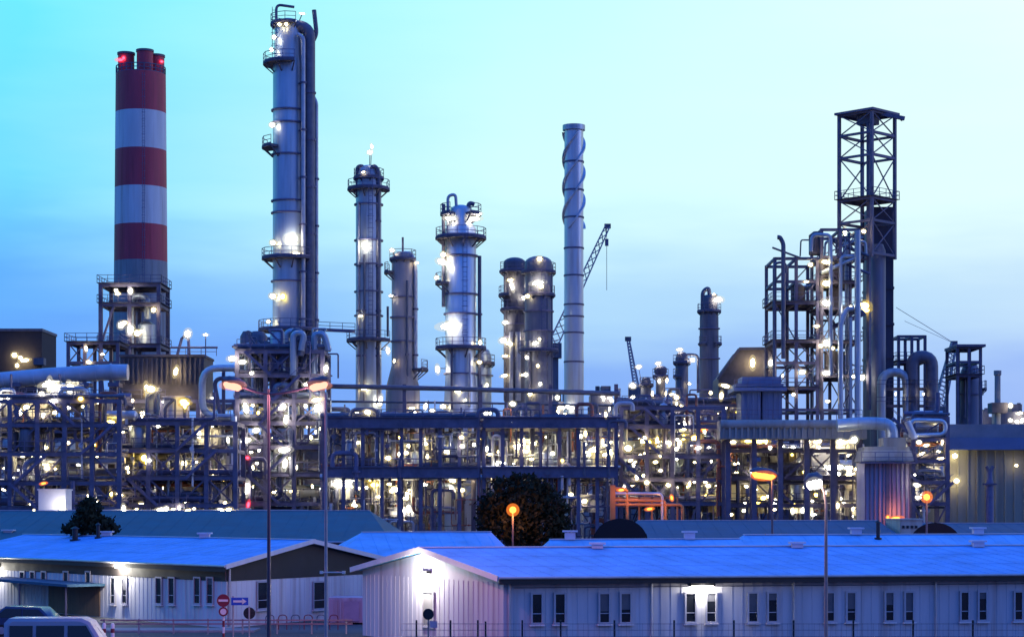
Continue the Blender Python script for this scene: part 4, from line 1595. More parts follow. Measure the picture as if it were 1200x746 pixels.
    for k in range(npanel):
        x = rng.uniform(X0 + 1, X1 - 1)
        z = rng.choice(lv[:-1]) + w * .55
        ww, hh = rng.uniform(1.2, 3.4), rng.uniform(1.4, 3.2)
        y = rng.uniform(depth * .5, depth)
        b = MB()
        b.box(x, y, z + hh / 2, ww, .8, hh)
        for e in range(int(ww / .45)):
            b.box(x - ww / 2 + .3 + e * .45, y - .42, z + hh / 2, .05, .06, hh * .9)
        b.box(x, y, z + hh + .06, ww + .2, 1.0, .1)
        b.build('cabinet', rng.choice([PANEL, PANEL, WALL2, BROWN]), t)
    # stair flights between levels
    for a, c in zip(lv, lv[1:]):
        if c - a < 2 or c - a > 5.2:
            continue
        x = rng.uniform(X0 + 2, X1 - 4)
        dx = (c - a) * 1.1 * rng.choice([-1, 1])
        b = MB()
        for y in (-.9, -.2):
            b.bar((x, y, a), (x + dx, y, c), .08, .28)
            b.bar((x, y, a + 1), (x + dx, y, c + 1), .06)
        n = int((c - a) / .25)
        for i in range(n):
            b.box(x + dx * (i + .5) / n, -.55, a + (c - a) * (i + .5) / n, .28, .7, .05)
        b.build('stair', FRAME2, t)
    for k in range(nlamp):
        x = rng.uniform(X0, X1)
        if lamp_rows:
            z = t.z(rng.choice(lamp_rows) + rng.uniform(-9, 9))
        else:
            z = rng.choice(zs) - w * .5 - rng.uniform(.2, 1.6)
            if rng.random() < .3:
                z = rng.uniform(.8, max(zs))
        y = rng.uniform(-.8, depth * .7)
        q = rng.random()
        mm = E_ORANGE if q < sod else (E_WARM if q < .62 else (E_WHITE if q < .93 else E_YEL))
        lamp(t, (x, y, max(.6, z)), rng.uniform(*lampr), mm, rng=rng)
    t.rng, t.zs = rng, zs
    return t


U = []
U.append(process_unit('front left pipe rack full of lamps, between the left edge and filter house', -20, 140, 228, 7, [596, 566, 532, 498, 470], 5, 21, 4, 42, 46, 9, 7, ztop=455, lamp_rows=[465, 478, 500, 517, 540, 553, 580, 592]))
U.append(process_unit('dark pipe rack below the filter house and the pale pipe loop', 140, 276, 232, 7, [592, 560, 528, 496], 4, 22, 4, 40, 26, 8, 6, ztop=485, lamp_rows=[505, 522, 548, 555, 592, 597]))
U.append(process_unit('tall cluttered pipe rack standing round the foot of the tallest column', 278, 378, 240, 8, [590, 556, 524, 496, 470, 440, 412], 3, 23, 4, 46, 30, 6, 2, ztop=392, dark=True, lamp_rows=[470, 478, 495, 505, 520, 530, 545, 570, 578]))
U.append(process_unit('long two storey rack below the overhead pipe, left half, with heavy beams', 380, 561, 236, 9, [552, 494], 8, 24, 10, 90, 50, 14, 8, ztop=480, w=.42, brace='', girder=1.2, lamp_rows=[487, 520, 528, 537, 565, 575, 590]))
U.append(process_unit('long two storey rack below the overhead pipe, right half, behind the tree', 567, 722, 236, 9, [552, 494], 7, 25, 10, 80, 44, 10, 5, ztop=472, w=.42, brace='', girder=1.2, lamp_rows=[480, 486, 515, 525, 540, 546]))
U.append(process_unit('low lamp strewn rack between the twisted stack rack and ribbed duct', 728, 848, 244, 10, [590, 562, 535, 500, 478], 4, 26, 4, 46, 50, 8, 6, ztop=462, lamp_rows=[470, 480, 510, 520, 535, 548, 560, 575], sod=.08))
U.append(process_unit('rack under the long ribbed duct, left of the ribbed furnace casing', 848, 1012, 246, 10, [592, 560, 528], 5, 27, 4, 44, 88, 12, 20, ztop=520, lamp_rows=[515, 520, 528, 550, 572, 585, 592, 597]))
U.append(process_unit('narrow caged rack right of the ribbed furnace casing', 1070, 1110, 238, 6, [590, 565, 540, 515, 490], 1, 28, 3, 16, 18, 3, 2, ztop=485, lamp_rows=[500, 520, 536, 560, 575, 590]))
# second row, deeper
U.append(process_unit('rear pipe rack behind the front left rack and the teal roofed shed', -30, 276, 262, 10, [585, 545, 505, 470], 7, 31, 4, 36, 56, 9, 16, ztop=455, mats=[FRAME2], lamp_rows=[470, 490, 520, 550, 580]))
U.append(process_unit('rear pipe rack behind the long two storey rack below the columns', 378, 724, 270, 10, [585, 545, 505], 7, 32, 4, 44, 70, 10, 16, ztop=485, mats=[FRAME2], lamp_rows=[490, 520, 535, 560, 580]))
U.append(process_unit('rear rack of small pipework behind the lamp strewn rack', 726, 900, 276, 12, [580, 540, 500, 475], 5, 33, 4, 40, 44, 8, 8, ztop=452, mats=[FRAME2], lamp_rows=[460, 470, 490, 520, 560]))

ua = U[2]


# pale panels with lamps, added inside the racks to make lit patches
def lit_panel(u, px, py, w, h, mm=None, lamps=3, r=.5, dy=3.0):
    rng = random.Random(int(px * 7 + py))
    r *= 1.2
    c = u.p(px, py, dy)
    sw, sh = w * u.s, h * u.s
    b = MB()
    b.box(c.x, dy + .4, c.z, sw, .8, sh)
    for k in range(max(2, int(sw / .5))):
        b.box(c.x - sw / 2 + (k + .5) * sw / max(2, int(sw / .5)), dy - .02, c.z, .06, .08, sh)
    b.box(c.x, dy + .3, c.z + sh / 2 + .05, sw + .3, 1.3, .1)
    b.build('lit_panel', rng.choice([PANEL, WALL2]), u)
    b = MB()
    for k in range(3):
        x = c.x + rng.uniform(-.5, .5) * sw
        b.tube([(x, dy - .5, c.z - sh / 2), (x, dy - .5, c.z + sh * rng.uniform(0, .5)), (x + rng.choice([-1, 1]) * rng.uniform(.5, 1.4), dy - .5, c.z + sh * .4)], rng.choice([.07, .12, .18]), 7, .3)
    b.build('pipe_cluster', DPIPE, u, True)
    for k in range(lamps):
        lamp(u, (c.x + rng.uniform(-.5, .5) * sw, dy - 1.3, c.z + sh * rng.uniform(.1, .5)), r, mm or rng.choice([E_WARM, E_WHITE]), rng=rng)


for (k, px_, py_, w_, h_, mm, n_, r_) in ((0, 62, 462, 14, 30, E_WHITE, 4, .6), (0, 86, 460, 12, 24, E_WHITE, 3, .6), (0, 8, 475, 10, 26, E_WHITE, 2, .5), (0, 46, 482, 26, 16, E_WARM, 2, .5), (0, 12, 540, 12, 24, E_WARM, 2, .45), (0, 60, 545, 18, 16, E_WARM, 2, .4),
                                      (1, 176, 546, 12, 20, E_YEL, 2, .55), (1, 206, 478, 30, 26, E_YEL, 3, .6), (1, 178, 470, 16, 30, E_WARM, 2, .5), (1, 246, 520, 30, 36, E_WARM, 2, .5), (1, 262, 570, 26, 40, E_WARM, 1, .4), (1, 222, 550, 12, 14, E_WARM, 2, .5), (1, 166, 505, 16, 8, E_WHITE, 2, .5),
                                      (3, 402, 572, 22, 26, E_WHITE, 5, .6), (3, 440, 575, 9, 32, E_YEL, 2, .6), (3, 462, 580, 10, 22, E_WARM, 2, .5), (3, 405, 525, 30, 14, E_WARM, 2, .4), (3, 495, 521, 24, 12, E_WARM, 3, .5), (3, 530, 585, 26, 26, E_WARM, 1, .4), (3, 470, 600, 30, 10, E_WHITE, 3, .5),
                                      (4, 612, 525, 26, 20, E_WARM, 3, .5), (4, 704, 535, 24, 20, E_WARM, 3, .5), (4, 690, 590, 30, 20, E_WARM, 1, .4),
                                      (5, 760, 520, 20, 12, E_YEL, 2, .5), (5, 812, 520, 26, 22, E_YEL, 3, .5), (5, 800, 500, 18, 12, E_WHITE, 3, .5), (5, 830, 590, 24, 20, E_YEL, 2, .4),
                                      (6, 866, 521, 24, 16, E_YEL, 3, .5), (6, 893, 525, 10, 18, E_YEL, 2, .55), (6, 950, 522, 22, 20, E_WARM, 2, .5), (6, 990, 522, 26, 18, E_WARM, 3, .5), (6, 975, 560, 14, 26, E_WHITE, 3, .6), (6, 1000, 560, 16, 24, E_WARM, 3, .5), (6, 890, 592, 30, 18, E_YEL, 2, .4), (6, 940, 594, 26, 14, E_YEL, 2, .4), (6, 1000, 598, 20, 12, E_WARM, 2, .4)):
    lit_panel(U[k], px_, py_, w_, h_, mm, n_, r_)

# extra bright clusters the photo shows on the tallest column's rack
for px_, py_, r_, mm in ((272, 420, .7, E_WHITE), (288, 478, .9, E_WHITE), (300, 504, .5, E_WHITE), (332, 476, .7, E_WHITE), (335, 491, .8, E_WHITE), (334, 543, .8, E_WHITE), (333, 527, .7, E_WHITE), (288, 516, .7, E_WHITE), (289, 572, .8, E_WHITE), (372, 478, .9, E_WHITE), (371, 468, .7, E_WARM), (284, 424, .6, E_WHITE), (382, 432, .6, E_WHITE), (360, 450, .6, E_WHITE), (295, 437, .5, E_WHITE), (290, 536, .5, E_RED), (291, 591, .5, E_RED)):
    lamp(ua, ua.p(px_, py_, -.9), r_, mm)
# equipment piled at the column's foot
rng = random.Random(9)
for i in range(26):
    px_ = rng.uniform(276, 376)
    x, y = ua.x(px_), rng.uniform(-.5, 6)
    zt = ua.z(rng.uniform(384, 412))
    b = MB()
    r = rng.choice([.1, .15, .25, .4])
    b.tube([(x, y, zt - rng.uniform(4, 8)), (x, y, zt), (x + rng.uniform(-2, 2), y, zt), (x + rng.uniform(-2, 2), y, zt - 2)], r, 8, r * 2)
    b.build('vent_pipe', rng.choice([DPIPE, FRAME2, DPIPE, STEEL]), ua, True)
for i in range(7):
    b = MB()
    x, y, z = ua.x(rng.uniform(282, 325)), rng.uniform(1, 6), ua.z(rng.choice([412, 425, 440]))
    r = rng.uniform(.8, 1.5)
    b.lathe([(r, z), (r, z + 2.2), (r * .6, z + 2.8)], x, y, 14)
    b.build('drum', rng.choice([DSTEEL, DSTEEL, STEEL]), ua, True)

# ------------------------------------------------------------------ far filling: tanks and halls behind the racks
for i, (px_, Y, rp, yt, lab) in enumerate(((40, 330, 52, 520, 'wide storage tank behind the racks near the left edge'), (240, 320, 34, 500, 'grey storage tank seen behind the racks left of the tallest column'),
                                         (690, 330, 40, 500, 'storage tank behind the rack at the foot of the twisted stack'), (790, 330, 60, 492, 'broad low storage tank behind the lamp strewn rack'))):
    t = T('storage_tank', lab, 'tank', px_, Y)
    r = rp * t.s
    zt = t.z(yt)
    b = MB()
    b.lathe([(r, 0), (r, zt), (r * .97, zt + .2), (r * .3, zt + r * .12), (.05, zt + r * .13)], n=44)
    b.build('shell', STEEL, t, True)
    b = MB()
    b.rail_arc(r * .98, zt + .1, 180, 360)
    b.build('railing', FRAME2, t)
    b = MB()
    for k in range(3):
        z = zt * (k + 1) / 3.5
        b.lathe([(r - .05, z), (r + .12, z), (r + .12, z + .2), (r - .05, z + .2)], n=44)
    b.build('ring', FRAME2, t)
for (xa, xb, Y, yt, mt, lab) in ((268, 420, 310, 512, BROWN, 'dull brown hall behind the tallest column and its rack'), (420, 640, 318, 508, FRAME2, 'long dark hall behind the racks under the columns'),
                                 (850, 1080, 320, 500, BROWN, 'brown hall behind the ribbed duct and furnace'), (-60, 130, 345, 505, FRAME2, 'dark hall behind the wide tank near the left edge'), (130, 275, 350, 500, BROWN, 'brown hall behind the dark rack below the filter house')):
    t = T('process_hall', lab, 'building', (xa + xb) / 2, Y)
    b = MB()
    W = (xb - xa) * t.s
    zt = t.z(yt)
    b.box(0, 6, zt / 2, W, 12, zt)
    for k in range(int(W / 2.5)):
        b.box(-W / 2 + 1.2 + k * 2.5, -.06, zt / 2, .14, .14, zt * .98)
    b.build('wall', mt, t)
    b = MB()
    b.box(0, 6, zt + .2, W + .6, 12.6, .4)
    b.build('roof', DSTEEL, t)
    rng = random.Random(int(xa + 500))
    for k in range(int((xb - xa) / 13)):
        lamp(t, (rng.uniform(-W / 2, W / 2), -1.0, rng.uniform(2, zt - 1)), rng.uniform(.3, .6), rng.choice([E_WARM, E_WHITE]), rng=rng)

# ------------------------------------------------------------------ ribbed furnace at right
t = T('ribbed_duct', 'long ribbed concrete grey duct running left of the furnace hood', 'duct', 935, 240)
s = t.s
b = MB()
b.box(t.x(930), 2, t.z(503), 172 * s, 4, 22 * s)
b.tube([(t.x(845), 0.1, t.z(497)), (t.x(1015), 0.1, t.z(497))], 9 * s * .6, 14)
for k in range(24):
    b.box(t.x(848 + k * 7.1), -.1, t.z(503), .2, .3, 21 * s)
b.build('duct', CONC, t)
b = MB()
b.rail((t.x(845), -.2, t.z(491)), (t.x(1010), -.2, t.z(491)))
b.build('railing', FRAME2, t)
b = MB()
for px_ in range(855, 1015, 31):
    b.bar((t.x(px_), 2, 0), (t.x(px_), 2, t.z(514)), .6)
build_each(b, 'support', FRAME, t)
t = T('furnace', 'ribbed lilac furnace casing with a hood and pale pipe elbows on top', 'furnace', 1040, 234)
s = t.s
VIO = mat('lilac ribbed casing', (0.52, 0.45, 0.56), 0.6, 0, 0.2, 0.6, streak=True)
b = MB()
b.box(0, 2.6, t.z(541) / 2, 54 * s, 5.2, t.z(541))
for k in range(10):
    pass
b.build('casing', VIO, t)
b = MB()
for k in range(11):
    b.box(t.x(1014 + k * 5.2), -.12, t.z(541) / 2, .11 if k != 5 else .4, .22, t.z(541) - .05)
b.build('rib', FRAME, t)
b = MB()
vs = [(t.x(1010), -.5, t.z(540)), (t.x(1070), -.5, t.z(540)), (t.x(1070), 5.6, t.z(540)), (t.x(1010), 5.6, t.z(540)),
      (t.x(1013), .0, t.z(527)), (t.x(1068), .0, t.z(527)), (t.x(1068), 5.1, t.z(527)), (t.x(1013), 5.1, t.z(527))]
b.add(vs, [(0, 3, 2, 1), (4, 5, 6, 7), (0, 1, 5, 4), (1, 2, 6, 5), (2, 3, 7, 6), (3, 0, 4, 7)])
b.box(t.x(1050), 2.4, t.z(518), 26 * s, 3.4, 12 * s)
b.box(t.x(1040), 2.5, t.z(525), 52 * s, 4.8, .4)
b.build('hood', CONC, t)
b = MB()
b.tube([(t.x(1050), 2.5, t.z(520)), (t.x(1050), 2.5, t.z(496)), (t.x(1020), 2.5, t.z(494)), (t.x(985), 2.5, t.z(497))], 7.5 * s, 16, 2.0)
b.build('pipe', STEEL, t, True)
b = MB()
b.tube([(t.x(1066), -.5, t.z(512)), (t.x(1066), -.5, t.z(492)), (t.x(1107), -.5, t.z(493)), (t.x(1107), -.5, t.z(509)), (t.x(1070), -.5, t.z(510))], 2.4 * s, 10, .8)
b.tube([(t.x(1061), -1, t.z(494)), (t.x(1066), -1, t.z(505)), (t.x(1070), -1, t.z(514))], 4 * s, 12, .8)
b.build('pipe_elbow', ALU, t, True)
b = MB()
for y in (541,):
    b.rail((t.x(1008), -.9, t.z(y)), (t.x(1072), -.9, t.z(y)))
    b.box(0, -.5, t.z(y) - .1, 66 * s, 1.2, .15)
b.build('railing', FRAME2, t)
lamp(t, (t.x(1044), -2.6, t.z(607)), .55, E_ORANGE)
lamp(t, (t.x(1036), -2.4, t.z(606)), .4, E_ORANGE)
for px_, py_, r_ in ((1001, 515, .6), (1077, 518, .6), (1074, 568, .4), (1072, 556, .3), (985, 518, .6), (960, 524, .3)):
    lamp(t, t.p(px_, py_, -1.6), r_, E_WHITE)

plight(t, (t.x(1046), -1.5, t.z(600)), 130, (1, .30, .10))
# right building
t = T('pump_house', 'flat roofed dull pump house with blue fascia band at the right edge', 'building', 1170, 250)
s = t.s
b = MB()
b.box(0, 8, t.z(527) / 2, 130 * s, 16, t.z(527))
for k in range(12):
    b.box(t.x(1112 + k * 11), -.08, t.z(527) / 2, .2, .18, t.z(527) - .1)
b.build('wall', mat('ochre grey wall', (0.30, 0.28, 0.22), 0.7, 0, 0.2, 0.4, streak=True), t)
b = MB()
b.box(0, 7.4, t.z(520), 136 * s, 18, 14 * s)
b.build('fascia', mat('blue fascia sheet', (0.12, 0.17, 0.30), 0.6, 0, 0.15, 0.5), t)
b = MB()
b.box(0, 7.6, t.z(505), 132 * s, 16.5, 16 * s)
b.build('roof', mat('grey roof edge', (0.22, 0.22, 0.24), 0.7, 0, 0.2, 0.5), t)
for px_, py_, r_ in ((1119, 534, .55), (1121, 563, .6), (1191, 545, .3)):
    lamp(t, t.p(px_, py_, -1.2), r_, E_WARM)
t = T('vent_post', 'stout blue post with a forked cap before the pump house', 'post', 1160, 236)
s = t.s
b = MB()
b.lathe([(4.6 * s, 0), (4.6 * s, t.z(566)), (2.8 * s, t.z(560)), (2.8 * s, t.z(553))], n=16)
b.build('post', FRAME2, t, True)
b = MB()
b.tube([(0, 0, t.z(554)), (t.x(1156), 0, t.z(546))], .2, 8)
b.tube([(0, 0, t.z(554)), (t.x(1164), 0, t.z(546))], .2, 8)
b.box(0, 0, t.z(567), 14 * s, 1.2, .2)
b.build('cap', FRAME, t)

# orange lit pipework left of centre right
t = T('loading_gantry', 'orange lit pipe gantry glowing under a sodium lamp', 'gantry', 765, 216)
s = t.s
b = MB()
b.bar((t.x(718), 0, 0), (t.x(718), 0, t.z(568)), .55)
b.build('post', ORANGELIT, t)
for y, xa, xb in ((578, 718, 776), (586, 718, 780), (591, 720, 800), (572, 718, 735)):
    b = MB()
    b.tube([(t.x(xa), 0, t.z(y)), (t.x(xb), 0, t.z(y)), (t.x(xb), 0, t.z(612))], .16, 8, .5)
    b.build('pipe', ORANGELIT if y != 578 else PALE, t, True)
b = MB()
b.bar((t.x(718), 1.5, t.z(583)), (t.x(790), 1.5, t.z(583)), .2)
for px_ in (735, 750, 765, 780, 795):
    b.bar((t.x(px_), 1.5, 0), (t.x(px_), 1.5, t.z(582)), .2)
b.build('frame', ORANGELIT, t)
lamp(t, (t.x(727), -1.6, t.z(574)), .35, E_ORANGE)
lamp(t, (t.x(760), -1.6, t.z(596)), .4, E_ORANGE)
lamp(t, (t.x(786), -1.4, t.z(583)), .35, E_ORANGE)
plight(t, (t.x(738), -1.8, t.z(578)), 190, (1, .36, .09))
plight(t, (t.x(775), -1.8, t.z(594)), 130, (1, .36, .09))
for px_, py_, r_ in ((746, 559, .5), (758, 565, .55), (774, 551, .4), (783, 568, .4), (808, 567, .4), (736, 525, .55), (755, 513, .5), (785, 520, .4), (774, 533, .4)):
    lamp(U[5], U[5].p(px_, py_, -.8), r_, E_WARM)

# white floodlit hut at left
t = T('kiosk', 'small white kiosk lit up brightly beyond the teal roof at left', 'hut', 61, 190)
s = t.s
b = MB()
b.box(0, 1.3, t.z(574) / 2, 32 * s, 2.6, t.z(574))
b.build('wall', SWHITE, t)
b = MB()
b.box(0, 1.3, t.z(574) + .06, 34 * s, 2.9, .12)
b.build('roof', TRIM, t)
lamp(t, t.p(73, 596, -1.2), .3, E_WHITE)
plight(t, t.p(70, 593, -1.0), 140, (1, .95, .9))
lamp(t, t.p(51, 566, -1.0), .35, E_ORANGE)

# row of floodlit low vehicles-high lamps along the yard behind the teal roof
t = T('yard_fence', 'low dark yard wall with floodlights behind the teal roofed shed', 'wall', 210, 205)
s = t.s
b = MB()
b.box(0, 0, t.z(600) / 2 + .3, 300 * s, .3, t.z(600) + .6 - .6)
for k in range(16):
    b.box(t.x(60 + 20 * k), -.2, t.z(602) / 2, .3, .2, t.z(602))
b.build('wall', CONC, t)
for px_, py_, r_ in ((145, 596, .6), (189, 597, .6), (195, 596, .4), (220, 598, .5), (259, 597, .45), (268, 597, .45), (160, 596, .2), (40, 598, .25)):
    lamp(t, t.p(px_, py_, -.8), r_, E_WHITE if px_ % 2 else E_WARM)

# far skyline at the right
for i, (px_, Y, w_, yt, lab) in enumerate(((1188, 520, 30, 482, 'distant low industrial block at the far right edge'), (1152, 540, 22, 488, 'distant block just left of the thin concrete stack'),
                                           (705, 450, 26, 462, 'distant block right of the twisted stack with lamps'), (660, 470, 30, 470, 'distant low block behind the twisted stack'))):
    t = T('distant_block', lab, 'building', px_, Y)
    b = MB()
    b.box(0, 5, t.z(yt) / 2, w_ * t.s, 10, t.z(yt))
    b.box(w_ * t.s * .2, 5, t.z(yt) + 1, w_ * t.s * .4, 6, 2)
    for k in range(4):
        b.tube([(t.x(px_ - w_ * .4 + k * w_ * .25), 4, t.z(yt)), (t.x(px_ - w_ * .4 + k * w_ * .25), 4, t.z(yt - 6 - 5 * (k % 2)))], .5, 8)
    b.build('wall', DSTEEL, t)
    rng = random.Random(i)
    for k in range(5):
        lamp(t, (rng.uniform(-w_, w_) * .45 * t.s, -1, t.z(yt + rng.uniform(-6, 14))), rng.uniform(.4, .8), E_WHITE, rng=rng)


# ------------------------------------------------------------------ trees
def tree(name, label, px, Y, base, blobs, n, seed, leaf=.35):
    rng = random.Random(seed)
    t = T(name, label, 'tree', px, Y)
    b = MB()
    zt = max(t.z(q[1]) for q in blobs)
    b.tube([(0, 0, 0), (.1, 0, zt * .35), (0, .1, zt * .85)], [.32, .24, .05], 8)
    for q in blobs:
        b.tube([(0, 0, zt * .3), (t.x(q[0]) * .6, rng.uniform(-.6, .6), t.z(q[1]) * .85), (t.x(q[0]), 0, t.z(q[1]))], [.16, .09, .03], 6)
    b.build('trunk', BARK, t, True)
    b = MB()
    vs, fs = [], []
    for (bx, by, rx, rz) in blobs:
        cx_, cz_ = t.x(bx), t.z(by)
        RX, RZ = rx * t.s, rz * t.s
        for i in range(int(n * rx * rz / 300)):
            while True:
                u = Vector((rng.uniform(-1, 1), rng.uniform(-1, 1), rng.uniform(-1, 1)))
                if .25 < u.length < 1:
                    break
            if rng.random() < .5:
                u = u.normalized() * rng.choice([rng.uniform(.7, 1.05), rng.uniform(.8, 1.35)])
            c = Vector((cx_ + u.x * RX, u.y * RX, max(.5, cz_ + u.z * RZ)))
            a = Vector((rng.uniform(-1, 1), rng.uniform(-1, 1), rng.uniform(-1, 1))).normalized() * leaf * rng.uniform(.5, 1.2)
            d = a.orthogonal().normalized() * leaf * rng.uniform(.3, .7)
            o = len(vs)
            vs += [c - a, c + d, c + a, c - d]
            fs.append((o, o + 1, o + 2, o + 3))
    b.add(vs, fs)
    b.build('crown', LEAF, t)
    return t


tree('broadleaf_tree', 'large dark broadleaf tree with an orange lamp shining before it', 611, 150, 640,
     [(580, 590, 18, 16), (594, 572, 13, 12), (618, 568, 17, 13), (645, 592, 16, 18), (602, 612, 32, 24), (634, 616, 26, 22), (572, 614, 14, 17), (655, 614, 13, 16), (614, 592, 28, 22), (583, 566, 6, 6), (640, 574, 8, 8), (604, 559, 6, 5), (566, 596, 6, 7), (662, 596, 6, 7)], 560, 5, .22)
tree('broadleaf_tree', 'small dark bushy tree sticking up behind the brown gabled barrack roof', 106, 146, 640,
     [(106, 602, 15, 16), (96, 615, 17, 10), (118, 614, 16, 10), (106, 590, 7, 8), (82, 620, 10, 5), (130, 620, 10, 5)], 900, 6, .2)


# ------------------------------------------------------------------ street lamps and poles
def head(t, c, ang, material, w=1.0, name='lamp_head', lightw=0, col=(1, .30, .34), fat=1.0):
    """cobra head luminaire, long axis tilted by ang in the X-Z plane"""
    c = Vector(c)
    d = Vector((math.cos(ang), 0, math.sin(ang)))
    u = Vector((-math.sin(ang), 0, math.cos(ang)))
    b = MB()
    P = [c - d * w * .62 + u * .10, c - d * w * .3 + u * .14, c + d * w * .3 + u * .14, c + d * w * .62 + u * .10]
    b.tube(P, [.07, .19 * fat, .19 * fat, .08], 10)
    hd = b.build(name, DSTEEL, t, True)
    b = MB()
    P = [c - d * w * .5 - u * .03, c - d * w * .36 - u * .07, c + d * w * .36 - u * .07, c + d * w * .5 - u * .03]
    b.tube(P, [.08, .18 * fat, .18 * fat, .08], 10)
    b.build('lamp_glass', material, hd, True)
    if lightw:
        plight(hd, c - u * .45, lightw, col, .3)
    return hd


t = T('street_lamp', 'tall purple street lamp with two pinkish heads spread on curved arms', 'street lamp', 315, 90)
b = MB()
b.tube([(0, 0, 0), (0, 0, 3), (0, 0, t.z(456))], [.10, .085, .05], 12)
b.build('pole', POLE, t, True)
b = MB()
b.tube([t.p(281, 452), t.p(300, 459), t.p(315, 462), t.p(340, 459), t.p(362, 453)], .05, 8, .5)
b.build('arm', POLE, t, True)
head(t, t.p(273, 450), R(-14), E_PINK, .78, lightw=1600)
head(t, t.p(373, 450), R(14), E_PINK, .78, lightw=2600)
for px_ in (273, 373):
    lamp(t, t.p(px_, 451.5, -.1), .36, E_PINK, 'bulb', squash=(1.9, .8, .7))  # bulbs added so their halo shells widen the glow

t = T('street_lamp', 'slender pinkish street lamp with curved top and one brilliant white head', 'street lamp', 968, 86)
b = MB()
b.tube([(0, 0, 0), (0, 0, 4), (0, 0, t.z(590)), t.p(966, 576), t.p(962, 568), t.p(958, 565)], [.085, .075, .06, .055, .05, .05], 10)
b.build('pole', mat('reddish pole paint', (0.34, 0.21, 0.20), 0.5, 0, 0.2, 2), t, True)
head(t, t.p(954, 564), R(10), E_FLOOD, .6, lightw=60, col=(1, .9, .65), fat=1.3)
lamp(t, t.p(954, 566, -.12), .30, E_FLOOD, 'bulb', squash=(1, .9, .9))  # added bulb and halo shell enlarge the bright head

t = T('street_lamp', 'sodium street lamp glowing deep orange before the ribbed duct', 'street lamp', 905, 140)
b = MB()
b.tube([(0, 0, 0), (0, 0, t.z(560)), t.p(904, 556), t.p(900, 556)], .08, 8)
b.build('pole', DSTEEL, t, True)
head(t, t.p(895, 555), R(-8), E_ORANGE, 1.6, lightw=500, col=(1, .35, .08), fat=1.5)
lamp(t, t.p(895, 557, -.15), .62, E_ORANGE, 'bulb', squash=(1.7, .8, .7))  # added bulb, its shell standing in for the orange halo
t = T('street_lamp', 'small round orange lamp on a post near the right arched hut', 'street lamp', 1086, 138)
b = MB()
b.tube([(0, 0, 0), (0, 0, t.z(586))], .07, 8)
b.build('pole', DSTEEL, t, True)
lamp(t, (0, 0, t.z(582)), .5, E_ORANGE, 'lamp_globe', squash=(.75, .75, .75))
plight(t, (0, -.8, t.z(582)), 150, (1, .4, .1))
t = T('street_lamp', 'orange lamp on a post shining in front of the large tree', 'street lamp', 601, 147)
b = MB()
b.tube([(0, 0, 0), (0, 0, t.z(600))], .07, 8)
b.build('pole', DSTEEL, t, True)
lamp(t, (0, -1.0, t.z(597)), .5, E_ORANGE, 'lamp_globe', squash=(.8, .8, .8))
b = MB()
b.tube([(0, 0, t.z(600)), (0, -.6, t.z(594)), (0, -1.0, t.z(594))], .05, 6, .2)
b.build('arm', POLE2, t, True)
plight(t, (0, -.6, t.z(603)), 380, (1, .30, .05))

t = T('mast', 'thin grey mast with a short cross bar before the dark gable', 'mast', 382, 88)
b = MB()
b.tube([(0, 0, 0), (0, 0, 3), (0, 0, t.z(462))], [.09, .075, .05], 10)
b.build('pole', POLE2, t, True)
b = MB()
b.bar(t.p(376, 670, -.1), t.p(404, 670, -.1), .05)
for px_ in (377, 403):
    b.box(t.p(px_, 670).x, -.1, t.z(670), .14, .14, .12)
b.build('cross_bar', SWHITE, t)

# ------------------------------------------------------------------ signs
t = T('road_sign', 'no entry sign on a red and white striped post by the brown gabled barrack corner', 'sign', 262, 100)
b = MB()
zt = t.z(697)
n = 8
for i in range(n):
    if i % 2 == 0:
        b.tube([(0, 0, zt * i / n), (0, 0, zt * (i + 1) / n)], .06, 10)
b.build('post', SWHITE, t, True)
b = MB()
for i in range(n):
    if i % 2:
        b.tube([(0, 0, zt * i / n), (0, 0, zt * (i + 1) / n)], .062, 10)
b.build('post_stripe', SRED, t, True)
b = MB()
b.tube([(0, -.07, t.z(703)), (0, -.1, t.z(703))], 7.5 * t.s, 28)
sg = b.build('sign_disc', SRED, t)
b = MB()
b.box(0, -.11, t.z(703), 11 * t.s, .02, 2.6 * t.s)
b.build('white_bar', SWHITE, sg)
b = MB()
b.tube([(0, -.07, t.z(716)), (0, -.1, t.z(716))], 5.5 * t.s, 24)
sg = b.build('sign_disc', SRED, t)
b = MB()
b.tube([(0, -.1, t.z(716)), (0, -.112, t.z(716))], 3.6 * t.s, 24)
b.build('disc_face', SWHITE, sg)
t = T('road_sign', 'blue one way sign with a white arrow left of the purple lamp pole', 'sign', 281, 104)
b = MB()
b.tube([(t.x(273), .05, 0), (t.x(273), .05, t.z(698))], .045, 8)
b.build('post', POLE2, t, True)
b = MB()
b.box(0, -.02, t.z(704), 20 * t.s, .04, 9 * t.s)
sg = b.build('sign_plate', SBLUE, t)
b = MB()
y = -.05
b.box(t.x(279), y, t.z(704), 11 * t.s, .012, 2.4 * t.s)
b.prism([(t.x(284), y - .006, t.z(700.5)), (t.x(289), y - .006, t.z(704)), (t.x(284), y - .006, t.z(707.5))], (0, .012, 0))
b.build('arrow', SWHITE, sg)
t = T('road_sign', 'round dark sign seen from behind, beside the purple lamp pole', 'sign', 292, 106)
b = MB()
b.tube([(0, 0, 0), (0, 0, t.z(710))], .045, 8)
b.build('post', POLE2, t, True)
b = MB()
b.tube([(0, .06, t.z(718)), (0, .09, t.z(718))], 7 * t.s, 24)
b.box(0, .04, t.z(716), 9 * t.s, .03, .06)
b.box(0, .04, t.z(720), 9 * t.s, .03, .06)
b.build('sign_disc', BLACK, t)
t = T('road_sign', 'dark round sign above a small pink plate in front of the lit gable', 'sign', 502, 84)
b = MB()
b.tube([(0, 0, 0), (0, 0, t.z(713))], .04, 8)
b.build('post', POLE2, t, True)
b = MB()
